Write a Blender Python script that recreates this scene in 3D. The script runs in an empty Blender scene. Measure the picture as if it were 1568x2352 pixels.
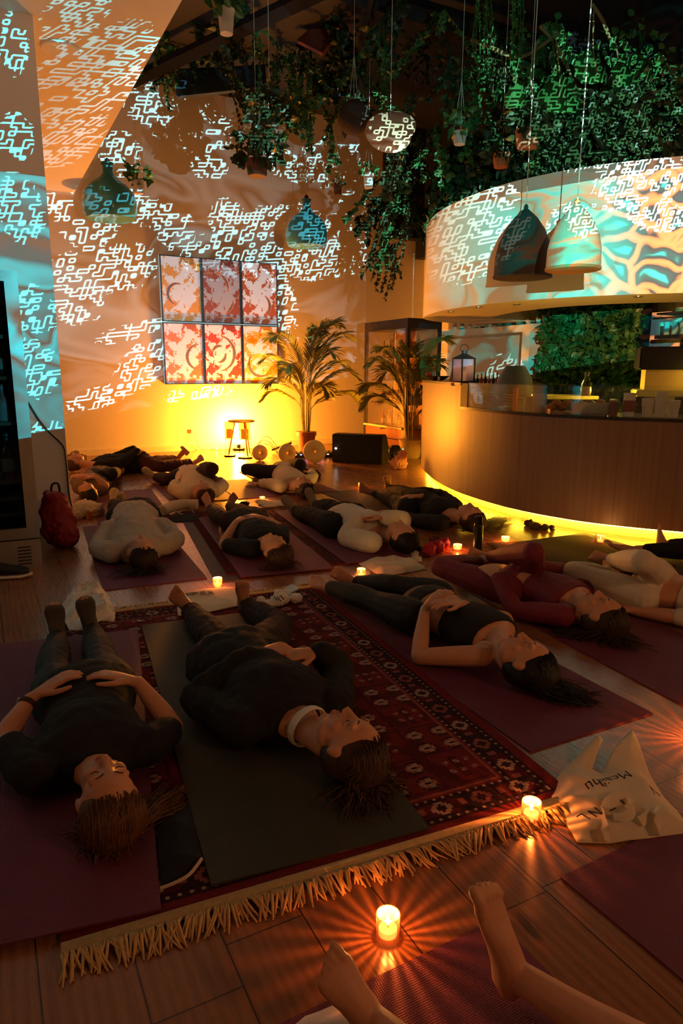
import bpy, bmesh, math, random
from mathutils import Vector, Matrix, noise, geometry
V = Vector
S = bpy.context.scene
COL = S.collection
PI = math.pi
R = random.Random(7)

# ---------------------------------------------------------------- camera
CH = 1.27; AZ = math.radians(27.7); PT = math.radians(11.77); FP = 1568.0
cF = V((math.sin(AZ)*math.cos(PT), math.cos(AZ)*math.cos(PT), -math.sin(PT)))
cR0 = V((math.cos(AZ), -math.sin(AZ), 0)); cU0 = cR0.cross(cF)
cU = (cU0-.004*cR0).normalized(); cR = (cR0+.004*cU0).normalized()
CC = V((0, 0, CH))
cam = bpy.data.cameras.new('camera'); cam.sensor_fit = 'VERTICAL'; cam.sensor_height = 36; cam.sensor_width = 24; cam.lens = 24
camo = bpy.data.objects.new('camera', cam); COL.objects.link(camo)
m3 = Matrix((cR, cU, -cF)).transposed()
camo.matrix_world = Matrix.Translation(CC) @ m3.to_4x4()
cam.clip_start = .02; S.camera = camo
S.view_settings.view_transform = 'Standard'; S.view_settings.look = 'None'
S.view_settings.exposure = 0; S.view_settings.gamma = 1

def ray(x, y): return (cF*FP + cR*(x-784) - cU*(y-1176)).normalized()
def P(x, y, z=0):
    d = ray(x, y); return CC + d*((z-CH)/d.z)
def PY(x, y, Y):
    d = ray(x, y); return CC + d*(Y/d.y)
def PX(x, y, X):
    d = ray(x, y); return CC + d*(X/d.x)
def PD(x, y, D):
    d = ray(x, y); return CC + d*(D/d.dot(cF))

# ---------------------------------------------------------------- world and lamps
W = bpy.data.worlds.new('world'); S.world = W; W.use_nodes = True
W.node_tree.nodes['Background'].inputs[0].default_value = (.9, .42, .26, 1)
W.node_tree.nodes['Background'].inputs[1].default_value = .012

class NT:
    def __init__(s, nt): s.t = nt
    def n(s, k, **kw):
        x = s.t.nodes.new('ShaderNode'+k)
        for a, b in kw.items(): setattr(x, a, b)
        return x
    def l(s, a, b): s.t.links.new(a, b)
    def put(s, inp, v):
        if hasattr(v, 'links'): s.t.links.new(v, inp)
        elif v is not None: inp.default_value = v
    def m(s, op, *a):
        x = s.n('Math', operation=op)
        for i, v in enumerate(a): s.put(x.inputs[i], v)
        return x.outputs[0]
    def mix(s, f, a, b, bt='MIX'):
        x = s.n('MixRGB', blend_type=bt)
        s.put(x.inputs[0], f)
        for i, v in ((1, a), (2, b)):
            s.put(x.inputs[i], (tuple(v)+(1,))[:4] if isinstance(v, tuple) else v)
        return x.outputs[0]
    def ramp(s, f, stops, interp='LINEAR'):
        x = s.n('ValToRGB'); e = x.color_ramp.elements; x.color_ramp.interpolation = interp
        while len(e) < len(stops): e.new(.5)
        for i, (p, c) in enumerate(stops):
            e[i].position = p; e[i].color = (tuple(c)+(1,))[:4] if isinstance(c, tuple) else (c, c, c, 1)
        s.put(x.inputs[0], f); return x.outputs[0]
    def comb(s, x_, y_, z_=0.0):
        x = s.n('CombineXYZ')
        for i, v in enumerate((x_, y_, z_)): s.put(x.inputs[i], v)
        return x.outputs[0]
    def noise(s, vec, scale, detail=2, rough=.5, dist=0):
        x = s.n('TexNoise'); s.put(x.inputs['Vector'], vec); x.inputs['Scale'].default_value = scale
        x.inputs['Detail'].default_value = detail; x.inputs['Roughness'].default_value = rough
        x.inputs['Distortion'].default_value = dist; return x.outputs['Fac']

PROJ = V((2.4, 0.0, 1.45))
PROJ_B = V((.5, -.2, 1.9))
def projector(PROJ, GLYPH, kind):
    L = bpy.data.lights.new('projector_light', 'SPOT'); L.energy = 1000; L.spot_size = math.radians(160); L.spot_blend = .1
    L.shadow_soft_size = 0
    o = bpy.data.objects.new('projector_light', L); COL.objects.link(o); o.location = PROJ
    o.rotation_euler = (math.radians(112), 0, math.radians(-4 if kind == 'wall' else -44))
    L.use_nodes = True; t = NT(L.node_tree); em = L.node_tree.nodes['Emission']
    g = t.n('NewGeometry'); sp = t.n('SeparateXYZ'); t.l(g.outputs['Incoming'], sp.inputs[0])
    dy = t.m('MAXIMUM', sp.outputs[1], .02)
    u = t.m('DIVIDE', sp.outputs[0], dy); v = t.m('DIVIDE', sp.outputs[2], dy)
    # glyph cells, slightly sheared
    uv = t.comb(u, v)
    cw, chh = (.0064, .0047) if kind == 'wall' else (.0085, .0060)
    su = t.m('ADD', u, t.m('MULTIPLY', v, -.35)); sv = t.m('ADD', v, t.m('MULTIPLY', u, -.12))
    wob = t.noise(uv, 14, 0)
    su = t.m('ADD', su, t.m('MULTIPLY', wob, .008))
    a = t.m('DIVIDE', su, cw); b = t.m('DIVIDE', sv, chh)
    fa = t.m('FLOOR', a); fb = t.m('FLOOR', b)
    cell = t.comb(fa, fb)
    def on(da, db):
        w = t.n('TexWhiteNoise', noise_dimensions='2D')
        t.l(t.comb(t.m('FLOOR', t.m('ADD', a, da)), t.m('FLOOR', t.m('ADD', b, db))), w.inputs['Vector'])
        return t.m('GREATER_THAN', w.outputs['Value'], .62)
    c0 = on(0, 0); th = .19
    e = None
    for da, db in ((th, 0), (-th, 0), (0, th*1.2), (0, -th*1.2)):
        d = t.m('ABSOLUTE', t.m('SUBTRACT', c0, on(da, db)))
        e = d if e is None else t.m('MAXIMUM', e, d)
    # cells filled in solid now and then
    w2 = t.n('TexWhiteNoise', noise_dimensions='3D'); t.l(t.comb(fa, fb, 5.0), w2.inputs['Vector'])
    fill = t.m('MULTIPLY', t.m('GREATER_THAN', w2.outputs['Value'], .86), c0)
    e = t.m('MAXIMUM', e, fill)
    # bands of glyphs: ellipses (u, v, half length, half height, angle)
    quv = t.comb(t.m('MULTIPLY', fa, cw), t.m('MULTIPLY', fb, chh))
    mask = None
    for (cu, cv, hl, hh, an, _) in GLYPH:
        mp = t.n('Mapping', vector_type='TEXTURE'); t.l(uv, mp.inputs['Vector'])
        mp.inputs['Location'].default_value = (cu, cv, 0); mp.inputs['Rotation'].default_value = (0, 0, an)
        mp.inputs['Scale'].default_value = (hl, hh, 1)
        gr = t.n('TexGradient', gradient_type='SPHERICAL'); t.l(mp.outputs[0], gr.inputs[0])
        mask = gr.outputs['Fac'] if mask is None else t.m('MAXIMUM', mask, gr.outputs['Fac'])
    w3 = t.n('TexWhiteNoise', noise_dimensions='3D'); t.l(t.comb(t.m('FLOOR', t.m('MULTIPLY', fa, .5)), fb, 9.0), w3.inputs['Vector'])
    nz = t.noise(quv, 26, 1)
    mk = t.m('ADD', t.m('MULTIPLY', mask, 2.6), t.m('ADD', t.m('MULTIPLY', w3.outputs['Value'], .5), t.m('MULTIPLY', t.m('SUBTRACT', nz, .5), 1.2)))
    mk = t.m('MULTIPLY', t.m('GREATER_THAN', mk, .58), t.m('GREATER_THAN', mask, .001))
    e = t.m('MULTIPLY', e, mk)
    # swirling background
    wv = t.n('VectorMath', operation='ADD')
    n1 = t.n('TexNoise'); t.l(uv, n1.inputs['Vector']); n1.inputs['Scale'].default_value = 5; n1.inputs['Detail'].default_value = 2
    sc = t.n('VectorMath', operation='SCALE'); t.l(n1.outputs['Color'], sc.inputs[0]); sc.inputs['Scale'].default_value = .35
    t.l(t.comb(t.m('MULTIPLY', u, .8), t.m('MULTIPLY', v, 2.2)), wv.inputs[0]); t.l(sc.outputs[0], wv.inputs[1])
    s1 = t.noise(wv.outputs[0], 4.2, 2, .45, 1.2)
    wall = t.ramp(s1, [(.3, (.002, .001, .001)), (.4, (.016, .007, .006)), (.455, (.003, .002, .002)), (.5, (.035, .036, .034)), (.56, (.006, .004, .004)), (.62, (.055, .072, .074)), (.7, (.01, .04, .045))])
    teal = t.ramp(s1, [(.3, (.02, .012, .01)), (.42, (.002, .10, .12)), (.5, (.03, .02, .015)), (.57, (.002, .20, .24)), (.66, (.005, .04, .05)), (.75, (.06, .03, .02))])
    vo = t.n('TexVoronoi', feature='DISTANCE_TO_EDGE'); t.l(wv.outputs[0], vo.inputs['Vector']); vo.inputs['Scale'].default_value = 11
    ring = t.ramp(vo.outputs['Distance'], [(.0, (.42, .17, .06)), (.09, (.36, .13, .05)), (.14, (.02, .03, .035)), (.26, (.01, .06, .06)), (.34, (.01, .42, .34)), (.6, (.01, .28, .24))])
    fas = t.ramp(s1, [(.36, (.005, .34, .30)), (.44, (.10, .10, .05)), (.49, (.01, .22, .19)), (.55, (.22, .15, .07)), (.62, (.01, .30, .26)), (.7, (.06, .05, .03))])
    fas = t.mix(t.ramp(t.m('MULTIPLY', u, .5), [(.44, 0.), (.53, 1.)]), fas, ring)
    bg = wall if kind == 'wall' else fas
    if kind == 'wall': bg = t.mix(t.m('LESS_THAN', u, -.17), bg, teal)
    clg = t.m('MULTIPLY', t.m('LESS_THAN', u, .0), t.m('GREATER_THAN', v, .206))
    bg = t.mix(clg, bg, t.mix(.35, (.012, .010, .008), (.03, .010, .004)))
    au = t.m('LESS_THAN', t.m('ABSOLUTE', t.m('SUBTRACT', u, .102)), .088); av = t.m('LESS_THAN', t.m('ABSOLUTE', t.m('SUBTRACT', v, .050)), .088)
    bg = t.mix(t.m('MULTIPLY', au, av), bg, (.10, .15, .17)) if kind == 'wall' else bg  # pale rectangle added to the beam so the art blots look whiter
    # pale patches on the lower right of the wall and cyan cast to the right
    if kind == 'wall': bg = t.mix(1.0, bg, (1.7, 1.8, 1.8), 'MULTIPLY'); gl = t.mix(t.m('LESS_THAN', u, -.17), (.36, .74, .82), (.12, .80, .92))
    else: gl = (.40, .85, .78)
    if kind == 'wall': dark = t.m('MULTIPLY', t.m('GREATER_THAN', u, .12), t.m('GREATER_THAN', v, .33))
    else: dark = t.m('GREATER_THAN', v, t.m('ADD', .16, t.m('MULTIPLY', t.m('SUBTRACT', u, .6), .16)))
    bg = t.mix(t.m('MULTIPLY', dark, .85), bg, (.004, .012, .014))
    img = t.mix(e, bg, gl)
    if kind == 'wall':
        low = t.m('GREATER_THAN', v, t.m('ADD', t.m('MULTIPLY', u, .13), -.069)); lat = t.m('MULTIPLY', t.m('LESS_THAN', u, .345), t.m('GREATER_THAN', u, -1.05))
    else:
        low = t.m('GREATER_THAN', v, -.09); lat = t.m('MULTIPLY', t.m('LESS_THAN', u, 2.2), t.m('GREATER_THAN', u, .6))
    on_ = t.m('MULTIPLY', t.m('MULTIPLY', low, t.m('LESS_THAN', v, .95)), t.m('MULTIPLY', lat, t.m('GREATER_THAN', sp.outputs[1], .2)))
    k = t.ramp(t.m('ADD', u, .5), [(.29, .34), (.345, 1.)]) if kind == 'wall' else .62
    r2 = t.m('ADD', 1.0, t.m('ADD', t.m('MULTIPLY', u, u), t.m('MULTIPLY', v, v)))
    k = t.m('MULTIPLY', k, t.m('MULTIPLY', on_, t.m('POWER', r2, 1.5 if kind == 'wall' else 1.0)))
    t.l(img, em.inputs[0]); t.l(t.m('MULTIPLY', k, PROJ_K), em.inputs[1])
PROJ_K = 7.5
def g_(p1, p2, hw, Y=10.75):
    def uv(p):
        if isinstance(Y, tuple): q = PD(p[0], p[1], Y[0])
        elif Y == 'c':
            q = P(p[0], p[1], 3.66)
        elif Y == 'f':
            d = ray(*p); q = None
            f = barx(p[0]); q = PD(p[0], p[1], f)
        else: q = PY(p[0], p[1], Y)
        d = q-(PROJ_B if Y == 'f' else PROJ); return V((d.x/d.y, d.z/d.y))
    a, b = uv(p1), uv(p2); c = (a+b)/2; d = b-a
    return (c.x, c.y, d.length/2*1.25, hw, math.atan2(d.y, d.x), Y)
def barx(x):   # depth of the bulkhead face along the view for an image column
    pts = [(970, 8.6), (1020, 7.9), (1100, 7.2), (1200, 6.68), (1400, 6.2), (1568, 5.95)]
    for (x0, d0), (x1, d1) in zip(pts, pts[1:]):
        if x <= x1: return d0+(d1-d0)*(x-x0)/(x1-x0)
    return 6.4
GLYPH = [g_((300, 215), (520, 320), .045), g_((430, 350), (520, 380), .03), g_((215, 375), (310, 330), .03),
         g_((100, 470), (370, 480), .03), g_((430, 590), (870, 570), .045), g_((560, 520), (760, 520), .035),
         g_((780, 520), (858, 500), .05), g_((120, 640), (350, 600), .035), g_((120, 700), (230, 690), .03),
         g_((640, 620), (670, 780), .022), g_((150, 935), (300, 890), .016), g_((270, 900), (375, 790), .03),
         g_((380, 915), (520, 895), .012), g_((700, 350), (920, 400), .03), g_((200, 560), (260, 500), .02), g_((850, 330), (930, 470), .04), g_((845, 270), (950, 300), .05, (7.0,)), g_((600, 360), (760, 410), .022), g_((350, 490), (440, 545), .03), g_((300, 250), (420, 225), .03), g_((140, 480), (230, 560), .03), g_((500, 470), (560, 560), .035), g_((230, 780), (380, 740), .012),
         g_((90, 170), (340, 170), .075, 'c'), g_((100, 60), (240, 15), .05, 'c'), g_((90, 320), (220, 330), .035, 'c'),
         g_((0, 90), (60, 110), .04, 5.71), g_((0, 300), (75, 330), .03, 5.71), g_((0, 480), (95, 480), .05, 5.71),
         g_((20, 730), (120, 700), .035, 5.71), g_((40, 860), (130, 830), .045, 5.71), g_((70, 1000), (145, 985), .02, 5.71),
         g_((990, 530), (1180, 455), .045, 'f'), g_((985, 590), (1160, 560), .06, 'f'), g_((1150, 520), (1180, 560), .04, 'f'),
         g_((1270, 500), (1340, 560), .06, 'f'), g_((1370, 450), (1568, 400), .05, 'f'), g_((1440, 480), (1568, 500), .04, 'f'),
         g_((1150, 300), (1560, 250), .1, 'f'), g_((1300, 100), (1560, 150), .06, 'f'), g_((1100, 100), (1200, 300), .05, 'f'), g_((1180, 770), (1220, 840), .04, 'f')]
projector(PROJ, [g for g in GLYPH if g[5] != 'f'], 'wall'); projector(PROJ_B, [g for g in GLYPH if g[5] == 'f'], 'bar')

def point(name, loc, col, e, rad=.02, parent=None):
    L = bpy.data.lights.new(name, 'POINT'); L.energy = e; L.color = col; L.shadow_soft_size = rad
    o = bpy.data.objects.new(name, L); COL.objects.link(o); o.location = loc
    if parent: o.parent = parent
    return o

point('rear_fill_light', (2.6, -2.2, 2.5), (1, .42, .17), 105, .25)  # unseen warm fill lights, here and next, added to brighten the foreground
point('side_fill_light', (6.2, -1.2, 1.6), (1, .42, .17), 42, .2)
# ---------------------------------------------------------------- materials
MATS = {}
def mat(name, col, rough=.6, metal=0, spec=.4, bump=0, bscale=60, var=0, vscale=8, emit=None, es=1, alpha=None, sheen=0, trans=0):
    if name in MATS: return MATS[name]
    m = bpy.data.materials.new(name); m.use_nodes = True; t = NT(m.node_tree); b = m.node_tree.nodes['Principled BSDF']
    b.inputs['Base Color'].default_value = tuple(col)+(1,); b.inputs['Roughness'].default_value = rough
    b.inputs['Metallic'].default_value = metal; b.inputs['Specular IOR Level'].default_value = spec
    if sheen: b.inputs['Sheen Weight'].default_value = sheen
    if emit: b.inputs['Emission Color'].default_value = tuple(emit)+(1,); b.inputs['Emission Strength'].default_value = es
    if trans: b.inputs['Transmission Weight'].default_value = trans
    tc = t.n('TexCoord').outputs['Object']
    f = t.noise(tc, vscale, 4)
    v_ = var or .12
    c = t.mix(f, tuple(x*(1-v_) for x in col), tuple(min(1, x*(1+v_)) for x in col)); t.l(c, b.inputs['Base Color'])
    if bump:
        bp = t.n('Bump'); bp.inputs['Strength'].default_value = bump; bp.inputs['Distance'].default_value = .01
        t.l(t.noise(tc, bscale, 3), bp.inputs['Height']); t.l(bp.outputs[0], b.inputs['Normal'])
    MATS[name] = m; return m
def glass(name, col, op=.25, rough=.05):
    if name in MATS: return MATS[name]
    m = bpy.data.materials.new(name); m.use_nodes = True; t = NT(m.node_tree); nt = m.node_tree
    for x in list(nt.nodes): nt.nodes.remove(x)
    o = t.n('OutputMaterial'); mx = t.n('MixShader'); tr = t.n('BsdfTransparent'); gl = t.n('BsdfPrincipled') if op >= .2 else t.n('BsdfGlossy')
    tr.inputs[0].default_value = tuple(col)+(1,); gl.inputs[0].default_value = tuple(col)+(1,)
    gl.inputs['Roughness'].default_value = rough
    fr = t.n('LayerWeight'); fr.inputs[0].default_value = .35
    t.l(t.m('ADD', t.m('MULTIPLY', fr.outputs['Facing'], .5 if op >= .2 else .25), op if op >= .2 else op*.5), mx.inputs[0])
    t.l(tr.outputs[0], mx.inputs[1]); t.l(gl.outputs[0], mx.inputs[2]); t.l(mx.outputs[0], o.inputs[0])
    MATS[name] = m; return m
def emis(name, col, st):
    if name in MATS: return MATS[name]
    m = bpy.data.materials.new(name); m.use_nodes = True; t = NT(m.node_tree)
    for x in list(m.node_tree.nodes): m.node_tree.nodes.remove(x)
    o = t.n('OutputMaterial'); e = t.n('Emission'); e.inputs[0].default_value = tuple(col)+(1,); e.inputs[1].default_value = st
    t.l(e.outputs[0], o.inputs[0]); MATS[name] = m; return m
def vcol_mat(name, rough=.85, bump=.0, spec=.2):
    m = bpy.data.materials.new(name); m.use_nodes = True; t = NT(m.node_tree); b = m.node_tree.nodes['Principled BSDF']
    a = t.n('Attribute'); a.attribute_name = 'col'; b.inputs['Roughness'].default_value = rough; b.inputs['Specular IOR Level'].default_value = spec
    tc = t.n('TexCoord').outputs['Object']
    t.l(t.mix(.35, a.outputs['Color'], t.mix(t.noise(tc, 90, 3), (.5, .5, .5), (1.3, 1.3, 1.3)), 'MULTIPLY'), b.inputs['Base Color'])
    if bump:
        bp = t.n('Bump'); bp.inputs['Strength'].default_value = bump; bp.inputs['Distance'].default_value = .004
        t.l(t.noise(tc, 300, 2), bp.inputs['Height']); t.l(bp.outputs[0], b.inputs['Normal'])
    return m

wallm = mat('plaster', (.78, .74, .68), .85, bump=.08, bscale=90, var=.03)
blackm = mat('black_paint', (.012, .012, .014), .6)
steel = mat('brushed_steel', (.55, .53, .5), .32, 1, bump=.05, bscale=200)
dsteel = mat('black_steel', (.03, .03, .035), .4, .6)
plast = mat('black_plastic', (.012, .012, .012), .5, bump=.1, bscale=400)
skin = mat('skin', (.60, .30, .18), .48, bump=.05, bscale=220, var=.08, vscale=30)
lash = mat('lash', (.02, .012, .01), .6)
linen = mat('cotton_canvas', (.72, .62, .46), .9, bump=.15, bscale=260, var=.06)
white = mat('white_cotton', (.78, .76, .72), .9, bump=.12, bscale=200)
glassm = glass('clear_glass', (.95, .97, .96), .10)
leafm = mat('leaf', (.03, .12, .03), .45, var=.45, vscale=5)
leafd = mat('dark_leaf', (.022, .045, .014), .5, var=.5, vscale=5)
palml = mat('palm_leaf', (.20, .22, .05), .45, var=.35, vscale=6)
stemm = mat('stem', (.14, .11, .04), .7)
cordm = mat('cord', (.5, .46, .4), .8)
terra = mat('terracotta', (.32, .12, .06), .8, bump=.1)
def floor_mat():
    m = bpy.data.materials.new('oak_boards'); m.use_nodes = True; t = NT(m.node_tree); b = m.node_tree.nodes['Principled BSDF']
    tc = t.n('TexCoord').outputs['Object']; sp = t.n('SeparateXYZ'); t.l(tc, sp.inputs[0])
    w = .19
    row = t.m('FLOOR', t.m('DIVIDE', sp.outputs[0], w))
    wn = t.n('TexWhiteNoise', noise_dimensions='1D'); t.l(row, wn.inputs['W'])
    yy = t.m('ADD', sp.outputs[1], t.m('MULTIPLY', wn.outputs['Value'], 5))
    colm = t.m('FLOOR', t.m('DIVIDE', yy, 1.9))
    wn2 = t.n('TexWhiteNoise', noise_dimensions='2D'); t.l(t.comb(row, colm), wn2.inputs['Vector'])
    fx = t.m('FRACT', t.m('DIVIDE', sp.outputs[0], w)); fy = t.m('FRACT', t.m('DIVIDE', yy, 1.9))
    seam = t.m('MAXIMUM', t.m('GREATER_THAN', t.m('ABSOLUTE', t.m('SUBTRACT', fx, .5)), .49), t.m('GREATER_THAN', t.m('ABSOLUTE', t.m('SUBTRACT', fy, .5)), .499))
    gv = t.comb(t.m('MULTIPLY', sp.outputs[0], 9), t.m('MULTIPLY', sp.outputs[1], .9), t.m('MULTIPLY', wn2.outputs['Value'], 20))
    wv = t.n('TexWave', wave_type='BANDS', bands_direction='X'); t.l(gv, wv.inputs['Vector']); wv.inputs['Scale'].default_value = 1.3
    wv.inputs['Distortion'].default_value = 7; wv.inputs['Detail'].default_value = 3; wv.inputs['Detail Scale'].default_value = .8
    grain = t.noise(t.comb(t.m('MULTIPLY', sp.outputs[0], 60), t.m('MULTIPLY', sp.outputs[1], 3), row), 2, 4)
    knot = t.noise(t.comb(t.m('MULTIPLY', sp.outputs[0], 5), t.m('MULTIPLY', sp.outputs[1], 2.2), row), 2, 1)
    c = t.mix(wv.outputs['Fac'], (.27, .112, .046), (.37, .17, .075))
    c = t.mix(t.m('MULTIPLY', grain, .45), c, (.16, .06, .025))
    c = t.mix(t.m('MULTIPLY', wn2.outputs['Value'], .35), c, (.22, .09, .04))
    c = t.mix(t.ramp(knot, [(.0, 1.), (.24, .8), (.29, 0.)]), c, (.08, .03, .015))
    c = t.mix(seam, c, (.04, .015, .01))
    t.l(c, b.inputs['Base Color'])
    t.l(t.ramp(grain, [(.3, .22), (.7, .34)]), b.inputs['Roughness']); b.inputs['Specular IOR Level'].default_value = .5
    bp = t.n('Bump'); bp.inputs['Strength'].default_value = .25; bp.inputs['Distance'].default_value = .003
    t.l(t.m('SUBTRACT', grain, t.m('MULTIPLY', seam, 2)), bp.inputs['Height']); t.l(bp.outputs[0], b.inputs['Normal'])
    return m
floorm = floor_mat()
def reed_mat():
    m = bpy.data.materials.new('oak_cladding'); m.use_nodes = True; t = NT(m.node_tree); b = m.node_tree.nodes['Principled BSDF']
    tc = t.n('TexCoord').outputs['Object']; mp = t.n('Mapping'); t.l(tc, mp.inputs[0]); mp.inputs['Scale'].default_value = (38, 38, .7)
    f = t.noise(mp.outputs[0], 1, 4, .6)
    t.l(t.mix(f, (.15, .085, .055), (.34, .21, .14)), b.inputs['Base Color']); b.inputs['Roughness'].default_value = .45
    bp = t.n('Bump'); bp.inputs['Strength'].default_value = .3; bp.inputs['Distance'].default_value = .004
    t.l(f, bp.inputs['Height']); t.l(bp.outputs[0], b.inputs['Normal'])
    return m
reed = reed_mat()
def mat_mat(name, col):
    m = bpy.data.materials.new(name); m.use_nodes = True; t = NT(m.node_tree); b = m.node_tree.nodes['Principled BSDF']
    tc = t.n('TexCoord').outputs['Object']
    wv = t.n('TexWave', bands_direction='X'); t.l(tc, wv.inputs['Vector']); wv.inputs['Scale'].default_value = 60
    wv2 = t.n('TexWave', bands_direction='Y'); t.l(tc, wv2.inputs['Vector']); wv2.inputs['Scale'].default_value = 60
    h = t.m('MULTIPLY', wv.outputs['Fac'], wv2.outputs['Fac'])
    t.l(t.mix(t.noise(tc, 6, 4), tuple(x*.8 for x in col), tuple(x*1.2 for x in col)), b.inputs['Base Color'])
    b.inputs['Roughness'].default_value = .62; b.inputs['Specular IOR Level'].default_value = .35
    bp = t.n('Bump'); bp.inputs['Strength'].default_value = .5; bp.inputs['Distance'].default_value = .003
    t.l(h, bp.inputs['Height']); t.l(bp.outputs[0], b.inputs['Normal'])
    return m
purple = mat_mat('plum_rubber', (.15, .032, .075))
greym = mat_mat('charcoal_rubber', (.045, .045, .03))
brownm = mat_mat('brown_rubber', (.06, .04, .035))

# ---------------------------------------------------------------- mesh tools
class MB:
    def __init__(s): s.v = []; s.f = []
    def add(s, vs, fs):
        o = len(s.v); s.v += [tuple(x) for x in vs]; s.f += [tuple(i+o for i in f) for f in fs]; return s
    def box(s, a, b, M_=None):
        vs = [V((x, y, z)) for x in (a[0], b[0]) for y in (a[1], b[1]) for z in (a[2], b[2])]
        if M_: vs = [M_ @ q for q in vs]
        return s.add(vs, [(0, 1, 3, 2), (4, 6, 7, 5), (0, 4, 5, 1), (2, 3, 7, 6), (0, 2, 6, 4), (1, 5, 7, 3)])
    def ell(s, c, ax, r, nu=12, nv=8):
        c = V(c); vs = [c-ax[2]*r[2]]
        for j in range(1, nv):
            ph = -PI/2+PI*j/nv
            for i in range(nu):
                th = 2*PI*i/nu
                vs.append(c+ax[0]*(r[0]*math.cos(ph)*math.cos(th))+ax[1]*(r[1]*math.cos(ph)*math.sin(th))+ax[2]*(r[2]*math.sin(ph)))
        vs.append(c+ax[2]*r[2]); fs = []
        for i in range(nu):
            k = (i+1) % nu
            fs.append((0, 1+k, 1+i))
            for j in range(nv-2): fs.append((1+j*nu+i, 1+j*nu+k, 1+(j+1)*nu+k, 1+(j+1)*nu+i))
            fs.append((1+(nv-2)*nu+i, 1+(nv-2)*nu+k, len(vs)-1))
        return s.add(vs, fs)
    def sph(s, c, r, nu=10, nv=6): return s.ell(c, AX, (r, r, r), nu, nv)
    def loft(s, pts, rads, side=None, n=12, cap=True, closed=False):
        # rads: scalar or (w along side, h along the other)
        pts = [V(p) for p in pts]; vs = []; fs = []; prev = None; m = len(pts)
        for i, p in enumerate(pts):
            d = (pts[min(i+1, m-1)]-pts[max(i-1, 0)])
            if d.length < 1e-9: d = V((0, 0, 1))
            d.normalize()
            a = side if side is not None else (prev if prev is not None else (V((0, 0, 1)) if abs(d.z) < .9 else V((1, 0, 0))))
            a = a-d*a.dot(d)
            if a.length < 1e-6: a = V((1, 0, 0))-d*d.x
            a.normalize(); b = d.cross(a); prev = a
            rr = rads[i] if isinstance(rads, list) else rads
            w, h = rr if isinstance(rr, (tuple, list)) else (rr, rr)
            for k in range(n):
                t_ = 2*PI*k/n; vs.append(p+a*(w*math.cos(t_))+b*(h*math.sin(t_)))
        for i in range(m-1):
            for k in range(n):
                q = (k+1) % n; fs.append((i*n+k, i*n+q, (i+1)*n+q, (i+1)*n+k))
        if cap:
            vs.append(pts[0]); vs.append(pts[-1]); a0 = m*n
            for k in range(n):
                q = (k+1) % n; fs.append((a0, q, k)); fs.append((a0+1, (m-1)*n+k, (m-1)*n+q))
        return s.add(vs, fs)
    def cap(s, a, b, ra, rb, n=10):   # capsule
        a, b = V(a), V(b); d = (b-a); L = d.length or 1e-5; d = d/L
        return s.loft([a-d*ra*.95, a-d*ra*.6, a, b, b+d*rb*.6, b+d*rb*.95], [ra*.3, ra*.8, ra, rb, rb*.8, rb*.3], None, n)
    def lathe(s, c, prof, n=20, M_=None):
        c = V(c); vs = []; fs = []
        for r, z in prof:
            for k in range(n):
                q = V((r*math.cos(2*PI*k/n), r*math.sin(2*PI*k/n), z)); q = (M_ @ q) if M_ else q
                vs.append(c+q)
        for i in range(len(prof)-1):
            for k in range(n):
                q = (k+1) % n; fs.append((i*n+k, i*n+q, (i+1)*n+q, (i+1)*n+k))
        if prof[0][0] > 1e-4: fs.append(tuple(range(n-1, -1, -1)))
        if prof[-1][0] > 1e-4: fs.append(tuple((len(prof)-1)*n+k for k in range(n)))
        return s.add(vs, fs)
    def mesh(s, name, m, smooth=True):
        me = bpy.data.meshes.new(name); me.from_pydata(s.v, [], s.f)
        if m: me.materials.append(m)
        if smooth: me.shade_smooth() if hasattr(me, 'shade_smooth') else None
        return me
    def build(s, name, m, parent=None, smooth=True, bevel=0, autosm=True):
        me = s.mesh(name, m, smooth); bm = bmesh.new(); bm.from_mesh(me); bmesh.ops.recalc_face_normals(bm, faces=bm.faces)
        if bevel:
            bmesh.ops.remove_doubles(bm, verts=bm.verts, dist=1e-5)
            bmesh.ops.bevel(bm, geom=bm.edges[:], offset=bevel, segments=2, affect='EDGES', clamp_overlap=True)
        bm.to_mesh(me); bm.free()
        if smooth and autosm:
            try: me.set_sharp_from_angle(angle=math.radians(38))
            except Exception: pass
        o = bpy.data.objects.new(name, me); COL.objects.link(o)
        if parent: par(o, parent)
        return o
AX = (V((1, 0, 0)), V((0, 1, 0)), V((0, 0, 1)))
def par(o, p):
    o.parent = p; o.matrix_parent_inverse = Matrix.Identity(4)
    # meshes are written in world coordinates: shift them into the parent's frame
    if o.type == 'MESH' and not o.get('_loc'):
        M_ = Matrix.Translation(-root_loc(p)); o.data.transform(M_)
def root_loc(p):
    l = V(p.location)
    while p.parent: p = p.parent; l += V(p.location)
    return l
def thing(name, label, cat, loc, group=None):
    o = bpy.data.objects.new(name, None); COL.objects.link(o); o.location = V(loc); o.empty_display_size = .1
    return tag(o, label, cat, group)
def tag(o, label, cat, group=None, kind=None):
    o['label'] = label; o['category'] = cat
    if group: o['group'] = group
    if kind: o['kind'] = kind
    return o
def struct(o): o['kind'] = 'structure'; return o
def dup(root, loc, rz=0, label=None, group=None, sc=None):
    r = root.copy(); COL.objects.link(r); r.location = V(loc); r.rotation_euler = (0, 0, rz)
    if sc: r.scale = (sc, sc, sc)
    if label: r['label'] = label
    if group: r['group'] = group
    for ch in list(root.children):
        c = ch.copy(); COL.objects.link(c); c.parent = r
        for g in ch.children:
            d = g.copy(); COL.objects.link(d); d.parent = c
    return r
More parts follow.
